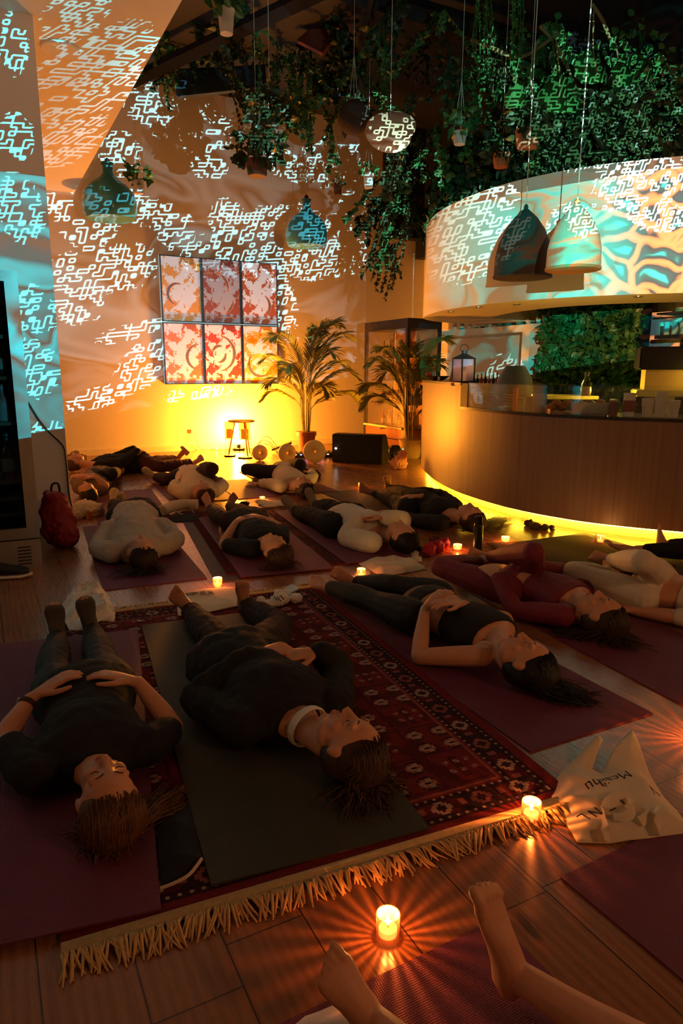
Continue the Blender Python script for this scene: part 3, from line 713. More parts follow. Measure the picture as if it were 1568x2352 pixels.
hang_pot(1055, 332, 6.6, .07, .11, 0, 'white pot with bright green leaves hanging in the dark middle of the room', gpotc, leafm, leaves=60, L=.09, spread=.17)
hang_pot(846, 432, 7.6, .06, .15, 0, 'slim glass pot with small yellow-green leaves in front of the back wall', gpot, leafm, leaves=40, L=.06, spread=.13)
hang_pot(775, 448, 9.0, .06, .12, 0, 'small dark pot hanging low right of the second demijohn lamp', dpot, leafd, leaves=20, spread=.07, L=.05)
hang_pot(590, 405, 7.0, .12, .15, 0, 'dark round pot with a bushy dark plant before the back wall', dpot, leafd, leaves=150, L=.1, spread=.26)
hang_pot(620, 310, 7.0, .10, .13, 0, 'dark pot with a bushy plant hanging above the lowest dark plant', dpot, leafd, leaves=150, L=.1, spread=.24)
hang_pot(1210, 340, 6.3, .12, .14, 0, 'reddish brown pot with drooping dark leaves over the bar', terra, leafd, leaves=90, L=.12, spread=.2)
hang_pot(1150, 385, 6.8, .09, .12, 0, 'brown pot with sparse dark leaves left of the terracotta pot', terra, leafd, leaves=60, L=.12, spread=.16)
# fern-like clump top middle-right
def big_leaf(x, y, D, size, label, seed):
    q = PD(x, y, D); rr = random.Random(seed); t_ = thing('monstera_leaf_plant', label, 'plant', q)
    mb = MB()
    n = 26; n_ = (-cF+V((rr.uniform(-.3, .3), 0, rr.uniform(-.2, .4)))).normalized(); s_ = n_.cross(V((0, 0, 1))).normalized(); u_ = s_.cross(n_)
    vs = [q]; 
    for k in range(n):
        a = 2*PI*k/n; r_ = size*(1-.12*(k % 2))*(.75+.25*math.cos(a)); vs.append(q+s_*r_*math.sin(a)*.9+u_*r_*math.cos(a)+n_*(.05*math.cos(2*a)))
    mb.add(vs, [(0, 1+k, 1+(k+1) % n) for k in range(n)])
    lo = mb.build('leaf_blade', leafm, t_, True, 0, False); md = lo.modifiers.new('t', 'SOLIDIFY'); md.thickness = .003
    st = MB(); tube(st, [q, q+u_*size*.6+V((0, 0, .1)), q+V((.1, .2, size*2.2))], .008); st.build('stalk', stemm, t_)
big_leaf(1283, 240, 6.3, .30, 'large round dark leaf left of the pendant cord over the bar', 1)
big_leaf(1372, 175, 6.2, .30, 'large teal-lit ruffled leaf near the top right', 2)
big_leaf(1420, 205, 6.6, .24, 'large green leaf right of the teal-lit leaf', 3)
big_leaf(1183, 235, 6.0, .14, 'single narrow leaf hanging on strings', 4)
# strings of trailing strands
for i, (x0, x1, y0, y1, n) in enumerate([(1095, 1130, -20, 190, 6), (1175, 1200, -30, 200, 7), (1195, 1250, 320, 400, 5)]):
    q = PD((x0+x1)/2, y0, 6.4); t_ = thing('string_plant', ['long thin green strands dangling at top centre right', 'brightly lit bunch of strands left of the narrow leaf', 'thin dark strands below the terracotta pot'][i], 'trailing plant', q); mb = MB()
    for k in range(n):
        a = PD(x0+(x1-x0)*k/n, y0, 6.4); b = PD(x0+(x1-x0)*k/n+rr.uniform(-6, 6), y1-rr.uniform(0, 60), 6.4); pts = [a, (a*2+b)/3+rv(rr)*.03, (a+b*2)/3+rv(rr)*.03, b]; tube(mb, pts, .005, 5, 4)
        for p_ in crom(pts, 9)[2:]: leaf(mb, p_, rv(rr), rv(rr), .03, .02)
    mb.build('strand', leafm, t_, True, 0, False)
# curved branches
for i, pl in enumerate([[(1240, 60), (1275, 100), (1300, 150), (1335, 210)], [(1360, 10), (1385, 50), (1400, 90)], [(1080, 90), (1130, 110), (1200, 130), (1290, 70)]]):
    mb = MB(); tube(mb, [PD(x, y, 6.6) for x, y in pl], .018, 7); tag(mb.build('branch', stemm), ['curved bare branch reaching down above the pendant cord', 'short bare branch at the top right', 'thin bare branch arching above the hanging strands'][i], 'branch')
# dark acoustic panels / boxes under the ceiling
def hpanel(pts, D, label, m, name='ceiling_panel'):
    a = [PD(x, y, D) for x, y in pts]; n_ = (a[1]-a[0]).cross(a[3]-a[0]).normalized()*.06
    mb = MB().add(a+[p-n_ for p in a], [(0, 1, 2, 3), (7, 6, 5, 4), (0, 4, 5, 1), (1, 5, 6, 2), (2, 6, 7, 3), (3, 7, 4, 0)])
    tag(mb.build(name, m, None, False), label, 'ceiling panel')
hpanel([(405, 165), (610, 155), (612, 205), (407, 228)], 9.0, 'long dark blue panel hanging in front of the back wall top', mat('navy_panel', (.02, .04, .06), .4))
hpanel([(682, 100), (770, 20), (815, 40), (740, 128)], 8.2, 'reddish brown slanted panel under the dark ceiling', mat('rust_panel', (.14, .03, .02), .6))
hpanel([(715, 175), (800, 165), (802, 225), (718, 235)], 9.2, 'short dark blue panel right of the long one', mat('navy_panel', (.02, .04, .06), .4))

# oval ceiling speaker
q = P(140, 113, 3.655); t_ = thing('ceiling_speaker', 'round white speaker grille set in the lowered ceiling', 'speaker', q)
MB().lathe(q, [(.125, -.012), (.14, -.012), (.145, .004), (.125, .004)], 28).build('rim', mat('white_metal', (.75, .75, .75), .5), t_); MB().lathe(q, [(0, -.006), (.125, -.006), (.125, .0)], 28).build('grille', mat('grey_mesh', (.35, .36, .38), .7, bump=.5, bscale=300), t_)

# ---------------------------------------------------------------- pendants
def pendant_cord(q, top, t_): 
    mb = MB(); mb.loft([q, V((q.x, q.y, top))], .004, None, 5); mb.build('cord', cordm, t_)
def demijohn(x, yt, yb, D, label, w):
    a, b = PD(x, yt, D), PD(x, yb, D); h = a.z-b.z; t_ = thing('demijohn_pendant', label, 'pendant lamp', b); s_ = w/2
    prof = [(s_*.5, h*.03), (s_*.9, 0), (s_*1.0, h*.1), (s_*1.02, h*.3), (s_*.93, h*.48), (s_*.7, h*.62), (s_*.32, h*.76), (s_*.2, h*.84), (s_*.19, h), (s_*.24, h), (s_*.24, h*1.03)]
    MB().lathe(b, prof, 28).build('glass_shade', glass('blue_glass', (.09, .36, .40), .62, .08), t_)
    MB().lathe(b+V((0, 0, h)), [(.03, 0), (.03, .06), (.01, .08), (0, .08)], 12).build('socket', blackm, t_)
    MB().sph(b+V((0, 0, h*.45)), .05).build('bulb', mat('bulb_glass', (.3, .25, .2), .2), t_)
    pendant_cord(b+V((0, 0, h+.05)), 5.25, t_)
demijohn(254, 385, 503, 9.3, 'blue glass demijohn pendant lamp at the left beside the potted plant', .70)
demijohn(704, 466, 566, 10.2, 'blue glass demijohn pendant lamp in the middle of the back wall', .61)
# woven disc lamp
q = PD(896, 293, 7.0); t_ = thing('woven_disc_pendant', 'tilted round woven disc pendant with a fold across it', 'pendant lamp', q)
Md = Matrix.Rotation(math.radians(-14), 3, 'Y') @ Matrix.Rotation(math.radians(52), 3, 'X')
Md = Matrix.Rotation(-AZ, 3, 'Z') @ Md
wick = mat('wicker', (.62, .38, .22), .75, bump=.5, bscale=120, var=.25, vscale=40)
MB().lathe(q, [(0, .05), (.12, .045), (.24, .01), (.265, -.01), (.24, -.02), (.12, .03), (0, .035)], 30, Md).build('upper_disc', wick, t_)
Md2 = Matrix.Rotation(-AZ, 3, 'Z') @ Matrix.Rotation(math.radians(14), 3, 'Y') @ Matrix.Rotation(math.radians(66), 3, 'X')
MB().lathe(q+V((-.03, -.02, -.05)), [(0, .05), (.12, .045), (.22, .01), (.24, -.01), (.22, -.02), (.12, .03), (0, .035)], 30, Md2).build('lower_disc', wick, t_)
pendant_cord(q+V((0, 0, .03)), 5.25, t_)
q = PD(812, 270, 7.2); t_ = thing('moss_ball', 'dark round moss ball hanging left of the woven disc', 'hanging ball', q)
MB().ell(q, AX, (.17, .17, .17), 20, 14).build('ball', mat('dark_moss', (.05, .03, .02), .95, bump=1, bscale=60), t_); cb = MB()
for k in (-1, 0, 1): cb.loft([q+V((k*.05, 0, .16)), q+V((0, 0, .6))], .003, None, 4)
cb.loft([q+V((0, 0, .6)), V((q.x, q.y, 5.2))], .003, None, 4); cb.build('cord', cordm, t_)
def bell(x, yt, yb, D, w, label, m, m2):
    a, b = PD(x, yt, D), PD(x, yb, D); h = a.z-b.z; s_ = w/2; t_ = thing('bell_pendant', label, 'pendant lamp', b)
    prof = [(s_*.97, -.005), (s_, 0), (s_*1.0, h*.06), (s_*.98, h*.3), (s_*.88, h*.5), (s_*.68, h*.7), (s_*.4, h*.87), (s_*.12, h*.985), (s_*.05, h), (s_*.04, h*.98), (s_*.36, h*.84), (s_*.64, h*.68), (s_*.85, h*.48), (s_*.95, h*.28), (s_*.97, 0)]
    MB().lathe(b, prof, 36).build('shade', m, t_)
    MB().lathe(b, [(s_*.98, -.012), (s_*1.03, -.008), (s_*1.03, .008), (s_*.98, .012)], 36).build('rim', m2, t_)
    MB().lathe(b+V((0, 0, h)), [(.02, -.08), (.02, .02), (.008, .04), (0, .04)], 10).build('socket', m2, t_)
    MB().sph(b+V((0, 0, h*.5)), .04).build('bulb', mat('bulb_glass', (.3, .25, .2), .2), t_)
    pendant_cord(b+V((0, 0, h)), 5.25, t_)
bell(1199, 487, 636, 6.2, .51, 'dark terracotta bell-shaped pendant lamp, the left of the two over the bar', mat('terracotta_felt', (.04, .017, .011), .9, bump=.3, bscale=150), mat('terracotta_felt', (.30, .14, .09)))
bell(1315, 475, 618, 5.0, .385, 'pale woven bell pendant lit by the projection, right of the two over the bar', mat('pale_rattan', (.7, .6, .45), .8, bump=.6, bscale=110), mat('orange_rim', (.6, .22, .08), .7))

# ---------------------------------------------------------------- art panels
def art():
    xs = [2.555, 3.185, 3.815, 4.44]; zs = [(1.98, 2.93), (1.04, 1.96)]
    bases = [[(.75, .30, .05), (.30, .06, .03), (.48, .09, .03)], [(.85, .18, .03), (.55, .06, .02), (.95, .36, .05)]]
    frame_m = mat('black_frame', (.02, .02, .025), .4); am = vcol_mat('lacquered_print', .32, 0, .5)
    names = [['orange panel, upper left of the six', 'dark red panel, upper middle of the six', 'red panel, upper right of the six'], ['orange-red panel, lower left of the six', 'deep red panel with grey arcs, lower middle of the six', 'bright orange panel, lower right of the six']]
    rr = random.Random(3)
    NX, NZ = 84, 126
    blot = []
    for j in range(NZ):
        row = []
        for i in range(NX):
            x, z = i/NX, j/NZ
            q = V((x*4.1+1.7, z*5.6+.4, 0))
            n1 = noise.noise(q)+.55*noise.noise(q*2.3)+.4*noise.noise(q*5.1)+.28*noise.noise(q*11)
            d = math.hypot((x-.5)*1.1, (z-.62)*.9); edge = abs(x-.5)
            b_ = n1+.42-.95*abs(d-.12)+(.25 if edge > .42 and z < .5 else 0)+(.3 if (z > .9 and x < .4) else 0)+(.35 if abs(x-.52-.06*math.sin(z*20)) < .07 and z < .45 else 0)
            row.append(b_ > .10)
        blot.append(row)
    for r in range(2):
        for c in range(3):
            x0, x1 = xs[c]+.008, xs[c+1]-.008; z0, z1 = zs[r]
            t_ = thing('art_panel', 'glossy framed artwork with pale blots: '+names[r][c], 'artwork', ((x0+x1)/2, 10.72, z0), None)
            f_ = MB()
            for a, b in (((x0, 10.70, z0), (x0+.012, 10.748, z1)), ((x1-.012, 10.70, z0), (x1, 10.748, z1)), ((x0, 10.70, z0), (x1, 10.748, z0+.012)), ((x0, 10.70, z1-.012), (x1, 10.748, z1))): f_.box(a, b)
            f_.build('frame', frame_m, t_, False)
            base = bases[r][c]; vs = []; fs = []; cols = []
            W_, H_ = x1-x0-.02, z1-z0-.02
            for j in range(NZ+1):
                for i in range(NX+1): vs.append((x0+.01+W_*i/NX, 10.72, z0+.01+H_*j/NZ))
            arcs = [[(.4, .42, .25, 1.2, 4.5)], [(.3, .55, .38, -.2, 1.4), (.4, .4, .42, 5.2, 6.2)], [(.5, .3, .3, -1, 1)]] if r == 0 else [[(.9, .45, .32, 1.6, 4.6)], [(.35, .52, .46, -1.4, 1.35), (.4, .52, .19, 1.2, 3.0), (.36, .5, .2, -1.6, .2)], [(.5, .35, .34, 2.4, 5.4)]]
            for j in range(NZ):
                for i in range(NX):
                    fs.append((j*(NX+1)+i, j*(NX+1)+i+1, (j+1)*(NX+1)+i+1, (j+1)*(NX+1)+i))
                    x, z = (i+.5)/NX, (j+.5)/NZ
                    col = base
                    if z > .9 and .38 < x < .85: col = tuple(k*.55 for k in base)
                    if blot[j][i]: col = tuple(.10*k+.9*w for k, w in zip(base, (.80, .80, .84) if (r, c) != (0, 1) else (.42, .40, .44)))  # pale blots mixed over the base colour
                    for (ax, az, ar, t0, t1) in arcs[c]:
                        dx, dz = (x-ax), (z-az)*1.5; rad = math.hypot(dx, dz); an = math.atan2(dz, dx)
                        if an < t0: an += 2*PI
                        if t0 <= an <= t1:
                            w_ = .028*math.sin(PI*(an-t0)/(t1-t0))+.004
                            if abs(rad-ar) < w_: col = (.14, .12, .12)
                            elif abs(rad-ar) < w_+.012: col = (1, .25, .03)
                    if abs(z-.085) < .006 or abs(x-.06) < .004: col = (1, .25, .04)
                    cols.append(col)
            me = bpy.data.meshes.new('print'); me.from_pydata(vs, [], fs); me.materials.append(am)
            ca = me.color_attributes.new('col', 'FLOAT_COLOR', 'CORNER')
            buf = []
            for cc in cols: buf += [cc[0], cc[1], cc[2], 1]*4
            ca.data.foreach_set('color', buf)
            o = bpy.data.objects.new('print', me); COL.objects.link(o); par(o, t_)
            md = o.modifiers.new('t', 'SOLIDIFY'); md.thickness = .006
art()

# ---------------------------------------------------------------- fridges
def fridge_left():
    x0, x1, y0, y1, H = -.38, .27, 4.72, 5.35, 1.84
    t_ = thing('wine_fridge', 'tall steel-framed wine fridge with a glass door at the left edge', 'fridge', (-.05, 5.0, 0))
    body = MB(); body.box((x0, y0+.04, .0), (x0+.03, y1, H)); body.box((x1-.03, y0+.04, 0), (x1, y1, H)); body.box((x0, y1-.03, 0), (x1, y1, H)); body.box((x0, y0+.04, H-.05), (x1, y1, H)); body.box((x0, y0+.04, 0), (x1, y1, .06))
    body.box((x0+.03, y0+.06, .16), (x1-.03, y1, .2)); body.build('cabinet', blackm, t_, False)
    d = MB(); d.box((x0, y0-.01, .2), (x0+.07, y0+.04, H)); d.box((x1-.075, y0-.01, .2), (x1, y0+.04, H)); d.box((x0+.07, y0-.01, .2), (x1-.075, y0+.04, .27)); d.box((x0+.07, y0-.01, H-.06), (x1-.075, y0+.04, H))
    dr = d.build('door', steel, t_, False)
    MB().box((x0+.07, y0+.005, .27), (x1-.075, y0+.012, H-.06)).build('pane', glass('fridge_glass', (.5, .62, .66), .1), dr, False)
    b = MB(); b.box((x0, y0-.004, 0), (x1, y0+.036, .19)); pb = b.build('base_panel', mat('grey_steel', (.4, .38, .36), .45, .8), t_, False)
    vt = MB()
    for k in range(6): vt.box((x1-.14, y0-.008, .03+.022*k), (x1-.06, y0-.003, .038+.022*k))
    vt.build('vent', blackm, pb, False)
    sm = mat('shelf_wood', (.3, .18, .1), .6)
    for k, z in enumerate([.34, .44, .55, .92, 1.2, 1.45, 1.65]):
        MB().box((x0+.04, y0+.06, z), (x1-.08, y1-.06, z+.022)).build('shelf', sm, t_, False)
    rr = random.Random(4)
    for z, n in ((.575, 2), (.945, 4), (1.225, 4), (1.475, 4)):
        for k in range(n):
            xx = x1-.14-.11*k; bottle(V((xx, y0+.12, z)), .037 if z > .9 else .042, .22 if z > 1.4 or z<1.3 and z>.9 else .28, bottle_m[[1, 3, 2, 4][(k+int(z*10)) % 4]] if z > .6 else bottle_m[1], 'bottle standing on a shelf inside the left wine fridge', 'bottles in the left wine fridge', .3)
fridge_left()
point('fridge_fill_light', V((-.05, 4.98, 1.70)), (.25, .6, 1), .9, .02)  # cool fill lights, here and next, added to show the fridge inside
point('fridge_fill_light', V((-.05, 4.84, .85)), (.25, .6, 1), .3, .02)
def fridge_mid():
    x0, x1, y0, y1, H = 5.71, 6.32, 8.79, 10.08, 2.02
    t_ = thing('glass_door_fridge', 'black framed glass fridge full of bottles behind the second palm', 'fridge', (6, 9.4, 0)); fm = mat('fridge_frame', (.02, .016, .022), .45)
    f_ = MB()
    for x in (x0, x1-.05):
        for y in (y0, y1-.05): f_.box((x, y, .0), (x+.05, y+.05, H))
    f_.box((x0, y0, H-.14), (x1, y1, H)); f_.box((x0, y0, 0), (x1, y1, .08)); f_.build('frame', fm, t_, False, .004)
    pm = mat('copper_panel', (.30, .10, .05), .4, .3)
    MB().box((x0+.005, y0+.05, .08), (x1-.005, y1-.05, .36)).build('drawer', pm, t_, False, .004)
    MB().box((x0-.012, y0+.1, .20), (x0, y1-.1, .212)).build('drawer_gap', blackm, t_, False)
    hd = MB().box((x0-.025, y0+.08, .37), (x0, y1-.03, .40)).build('door_rail', mat('cream_rail', (.7, .55, .35), .5), t_, False)
    MB().lathe((x0-.03, 9.45, .345), [(.03, 0), (.035, .01), (.03, .02)], 12).build('lock', steel, hd)
    MB().box((x1-.06, y0+.05, .36), (x1-.05, y1-.05, H-.14)).build('back_panel', mat('peach_liner', (.75, .5, .3), .6), t_, False)
    MB().box((x0+.02, y0+.05, .36), (x1-.05, y1-.02, .38)).build('base_shelf', fm, t_, False)
    for k, z in enumerate([.74, 1.10, 1.46]):
        MB().box((x0+.08, y0+.08, z), (x1-.06, y1-.1, z+.02)).build('shelf', fm, t_, False)
    gg = MB(); gg.box((x0, y0+.05, .40), (x0+.006, y1-.05, H-.14)); gg.box((x0+.05, y0, .1), (x1-.05, y0+.006, H-.14)); gg.build('pane', glass('fridge_pane', (.9, .85, .85), .06), t_, False)
    for z in (.382, .762, 1.122, 1.482):
        for k in range(8):
            q = V((x0+.18+.2*(k % 2), y0+.18+.13*k, z)); bottle(q, .034, .24, bottle_m[[4, 3, 4, 0][k % 4] if z > .5 else (3 if k % 2 else 4)], 'bottle on a shelf inside the black framed fridge', 'bottles in the black framed fridge', .35)
fridge_mid()

# ---------------------------------------------------------------- palms, speaker, lamp group
def palm(q, H, nf, label, seed, potprof, potm, lean=(0, 0), flen=.6):
    q = V(q); rr = random.Random(seed); t_ = thing('potted_palm', label, 'potted palm', q)
    ph = potprof[-1][1]
    MB().lathe(q, potprof, 26).build('pot', potm, t_)
    MB().lathe(q+V((0, 0, ph*.92)), [(0, 0), (potprof[-1][0]*.85, 0), (potprof[-1][0]*.85, .01)], 20).build('soil', mat('soil', (.05, .03, .02), 1), t_)
    st = MB(); lf = MB()
    for k in range(nf):
        a = 2*PI*k*.382+rr.uniform(-.3, .3); f = (k+.5)/nf; hh = H*(.22+.42*f)
        base = q+V((.05*math.cos(a), .05*math.sin(a), ph*.9)); out = V((math.cos(a), math.sin(a), 0)); out.y *= (.3 if out.y > 0 else .6)
        L = flen*rr.uniform(.8, 1.15); steep = .25+.75*f
        top = base+out*.06+V((lean[0]*hh, lean[1]*hh, hh))
        p3 = top+out*L*(.42-.22*f)+V((0, 0, L*.34*(.5+steep))); p4 = p3+out*L*(.38-.1*f)+V((0, 0, L*(.34*steep-.06))); p5 = p4+out*L*.30+V((0, 0, L*(.22*steep-.26)))
        cp = crom([base, (base+top)/2, top, p3, p4, p5], 8); st.loft(cp, [.008-.006*i/len(cp) for i in range(len(cp))], None, 5)
        fr_ = cp[17:]; m_ = len(fr_)
        for i in range(1, m_):
            d = (fr_[i]-fr_[i-1]).normalized(); s_ = d.cross(V((0, 0, 1)))
            if s_.length < .05: s_ = V((-out.y, out.x, 0))
            s_.normalize(); ll = L*.42*math.sin(PI*min(1, .22+.72*i/m_))+.03
            for sub in (0, .5):
                pp = fr_[i-1].lerp(fr_[i], sub)
                for sg in (-1, 1):
                    dd = s_*sg*.62+d*.9+V((0, 0, -.18+rr.uniform(-.1, .1))); leaf(lf, pp, dd, V((0, 0, 1)), ll*rr.uniform(.8, 1.1), .017, .25)
    st.build('stem', stemm, t_); lf.build('frond', palml, t_, True, 0, False)
palm(P(703, 1036), 1.75, 17, 'potted palm in a brown plastic pot against the back wall', 5, [(.11, 0), (.115, .0), (.15, .25), (.165, .25), (.165, .31), (.15, .31)], mat('brown_pot', (.22, .07, .05), .45), (-.01, -.02), .78)
bq = P(940, 1052); 
palm(bq, 1.45, 14, 'potted palm in a crumpled sack beside the bar end', 9, [(.13, 0), (.15, .02), (.17, .12), (.15, .22), (.17, .27), (.14, .28)], mat('jute', (.40, .26, .12), .9, bump=.6, bscale=40), (-.06, 0), .72)
# monitor speaker
a, b = P(762, 1062), P(876, 1068); d = (b-a).normalized(); nrm = V((d.y, -d.x, 0)); nrm = nrm if nrm.dot(V((0, 1, 0))) > 0 else -nrm
Ms = Matrix(((d.x, nrm.x, 0, a.x), (d.y, nrm.y, 0, a.y), (0, 0, 1, 0), (0, 0, 0, 1))); wS = (b-a).length; t_ = thing('floor_speaker', 'black wedge speaker lying on its side on the floor', 'speaker', (a+b)/2); hS = .40
mb = MB(); prof = [(0, 0), (.34, 0), (.34, .22), (.22, hS), (.0, hS)]
vs = [Ms @ V((x, y, z)) for x in (0, wS) for y, z in prof]; mb.add(vs, [tuple(range(5)), tuple(range(9, 4, -1))]+[(i, (i+1) % 5, 5+(i+1) % 5, 5+i) for i in range(5)])
mb.build('cabinet', plast, t_, False, .012)
MB().box((.03, -.012, .03), (wS-.03, 0, hS-.03), Ms).build('grille', mat('speaker_mesh', (.01, .01, .01), .6, bump=.8, bscale=500), t_, False, .004)
MB().box((.05, -.018, .19), (.075, -.011, .21), Ms).build('led', emis('led_white', (.9, .9, .7), 12), t_, False); MB().box((.09, -.016, .195), (.13, -.011, .208), Ms).build('badge', mat('grey_badge', (.15, .15, .15), .5), t_, False)
# side tables and glowing lamps
LQ = P(552, 1042)
tabm = mat('table_oak', (.5, .33, .12), .5)
q = P(556, 1046); t_ = thing('side_table', 'small round wooden side table with splayed legs by the glowing lamps', 'side table', q)
MB().lathe(q, [(.19, .50), (.2, .505), (.2, .525), (.19, .53), (0, .53)], 28).build('table_top', tabm, t_)
for k in range(3):
    an = 2*PI*k/3+.6; MB().cap(q+V((.1*math.cos(an), .1*math.sin(an), .5)), q+V((.2*math.cos(an), .2*math.sin(an), .012)), .013, .01).build('leg', tabm, t_)
def lantern(q, h, r, label, m):
    q = V(q); t_ = thing('glass_lantern', label, 'lantern', q)
    MB().lathe(q, [(r*.9, 0), (r, .01), (r, .02), (0, .02)], 18).build('base', blackm, t_); st = MB()
    for k in range(3): a = 2*PI*k/3; st.cap(q+V((r*.9*math.cos(a), r*.9*math.sin(a), .01)), q+V((r*.9*math.cos(a), r*.9*math.sin(a), h*.5)), .004, .004)
    st.build('stand', blackm, t_); MB().lathe(q, [(r*.7, h*.5), (r*.75, h*.5), (r*.75, h*.98), (r*.7, h*.98)], 18).build('chimney', glass('amber_chimney', (1, .75, .3), .15), t_)
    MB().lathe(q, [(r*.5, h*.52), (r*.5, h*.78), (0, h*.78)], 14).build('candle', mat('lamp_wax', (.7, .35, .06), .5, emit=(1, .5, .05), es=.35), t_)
lantern(P(528, 1048), .52, .09, 'left of the two tall candle lanterns on thin legs by the bright lamp', 0)
lantern(P(563, 1052), .54, .11, 'right of the two tall candle lanterns on thin legs by the bright lamp', 0)
q = V((3.62, 10.45, 0)); t_ = thing('uplight_lamp', 'small blazing floor lamp between the lanterns and the back wall', 'lamp', q)
MB().lathe(q, [(.09, 0), (.1, .01), (.1, .03), (.03, .04), (.03, .10), (0, .1)], 20).build('base', blackm, t_)
MB().ell(q+V((0, 0, .2)), AX, (.10, .10, .11), 16, 10).build('bulb', emis('lamp_glow', (1, .6, .08), 60), t_)
point('uplight_lamp_light', q+V((0, -.02, .36)), (1, .30, .016), 560, .06)
q = P(497, 1036); t_ = thing('tea_light', 'tiny bright tea light on the floor left of the blazing lamp', 'candle', q); MB().lathe(q, [(.03, 0), (.032, .05), (.028, .05), (.026, .005), (0, .005)], 14).build('glass_cup', glassm, t_); MB().ell(q+V((0, 0, .045)), AX, (.012, .012, .02)).build('flame', emis('flame', (1, .62, .2), 30), t_)
# cushions with a hole and sound gear
ringm = mat('cream_foam', (.75, .6, .3), .8)
for (x, y, r_, w, a_, lb) in [(597, 1058, .115, .05, .6, 'smallest cream ring standing upright nearest the lanterns'), (659, 1062, .135, .06, .9, 'middle cream ring standing upright before the palm pot'), (722, 1064, .165, .045, .1, 'tall cream ring standing upright left of the black speaker')]:
    q = P(x, y); 
    Mr = Matrix.Rotation(-AZ+a_-.3, 3, 'Z') @ Matrix.Rotation(PI/2, 3, 'X'); mb = MB(); pr = []
    for k in range(13):
        an = 2*PI*k/12; pr.append((r_*.56+r_*.42*math.cos(an), w*1.2*math.sin(an)))
    mb.lathe(q+V((0, 0, r_*.98)), pr, 28, Mr); o = mb.build('foam_ring', ringm); tag(o, lb, 'ring')
q = P(705, 1050); Mg = Matrix.Translation(q) @ Matrix.Rotation(-AZ+.2, 4, 'Z'); t_ = thing('sound_mixer', 'low sound mixer with small coloured lights in front of the palm pot', 'mixer', q)
MB().box((-.35, -.1, 0), (.42, .12, .07), Mg).build('case', plast, t_, False, .006)
for k in range(8):
    MB().box((-.28+.08*k, -.105, .045), (-.25+.08*k, -.1, .055), Mg).build('light', emis('mixer_%d' % (k % 3), [(.6, .2, 1), (1, .5, .2), (.3, .3, 1)][k % 3], 6), t_, False)
mb = MB()
for k in range(10): mb.lathe(Mg @ V((-.3+.07*k, .02, .07)), [(.012, 0), (.01, .02), (0, .02)], 8)
mb.build('knobs', dsteel, t_)
mb = MB(); rr = random.Random(5)
c0 = P(625, 1045)
for k in range(3): tube(mb, [c0+V((-.3, .1, .006)), c0+V((-.15+.05*k, .15, .15+.06*k)), c0+V((.05*k, .1, .14)), c0+V((.1, -.05, .006)), c0+V((.3, .05, .006))], .005)
tag(mb.build('cable', plast), 'thin looping cables between the lanterns and the mixer', 'cable')
o = MB().box((-.16, -.08, 0), (.16, .08, .03)).build('laptop_stand', plast, None, False, .004); o.location = P(648, 1040)+V((0, 0, .035)); o.rotation_euler = (.0, -.35, -AZ); o.location.z = .09; tag(o, 'tilted dark tray-like stand behind the cream rings', 'stand')
q = P(905, 1058); t_ = thing('backpack', 'small dark bag slumped by the second palm', 'bag', q); mb = MB(); mb.ell(q+V((0, 0, .11)), AX, (.12, .1, .12)); o = remesh(mb, 'bag_body', .012, plast, t_, 3, .02, 12); 
MB().sph(q+V((.08, -.1, .17)), .008).build('led', emis('led_green', (.05, 1, .3), 6), t_)
q = P(920, 1078); mb = MB(); mb.ell(q+V((0, .05, .08)), AX, (.13, .09, .10)); mb.ell(q+V((.03, 0, .18)), AX, (.07, .06, .07)); o = remesh(mb, 'crumpled_cloth', .012, mat('pink_cloth', (.6, .25, .2), .8), None, 2, .04, 14); tag(o, 'crumpled pinkish cloth between the bag and the sack pot', 'cloth')
# wall socket with cable
q = PY(445, 990, 10.74); t_ = thing('wall_socket', 'small socket with a plug low on the yellow-lit wall', 'socket', q); MB().box(q+V((-.05, -.02, -.03)), q+V((.05, .0, .03))).build('plate', mat('white_metal', (.75, .75, .75), .5), t_, False, .004)
mb = MB(); tube(mb, [q+V((.0, -.02, -.02)), q+V((.03, -.05, -.15)), q+V((.1, -.03, -q.z+.01)), q+V((.35, -.05, -q.z+.01))], .004); mb.build('plug_cable', plast, t_)
mb = MB(); pp = [(62, 920, 5.69), (90, 965, 5.69), (115, 995, 5.69), (145, 1025, 5.69), (152, 1060, 5.69), (158, 1130, 5.68), (168, 1180, 5.66), (172, 1212, 5.64)]
tube(mb, [PY(x, y, Y) for x, y, Y in pp], .006); tag(mb.build('power_cable', plast), 'black cable draped down the pier beside the wine fridge', 'cable')

# ---------------------------------------------------------------- mats and rugs
def ymat(name_label, near_left, head, w=.61, L=1.83, m=purple, z=.0, th=.006, wave=0):
    a = math.radians(head); f = V((math.sin(a), math.cos(a), 0)); r_ = V((math.cos(a), -math.sin(a), 0)); c = V((near_left[0], near_left[1], z))
    nx, ny = 8, 40; mb = MB(); vs = []
    for top in (1, 0):
        for j in range(ny+1):
            for i in range(nx+1):
                q = c+r_*(w*i/nx)+f*(L*j/ny)
                vs.append(q+V((0, 0, th*top+(wave*abs(noise.noise(q*2.2)) if wave else 0))))
    N_ = (nx+1)*(ny+1); fs = []
    for j in range(ny):
        for i in range(nx):
            k = j*(nx+1)+i; fs.append((k, k+1, k+nx+2, k+nx+1)); fs.append((N_+k, N_+k+nx+1, N_+k+nx+2, N_+k+1))
    bd = [i for i in range(nx+1)]+[(j+1)*(nx+1)+nx for j in range(ny)]+[ny*(nx+1)+nx-1-i for i in range(nx)]+[(ny-1-j)*(nx+1) for j in range(ny-1)]
    for i in range(len(bd)):
        p, q = bd[i], bd[(i+1) % len(bd)]; fs.append((p, N_+p, N_+q, q))
    mb.add(vs, fs); o = mb.build('yoga_mat', m, None, True, 0, True)
    return tag(o, name_label, 'yoga mat')
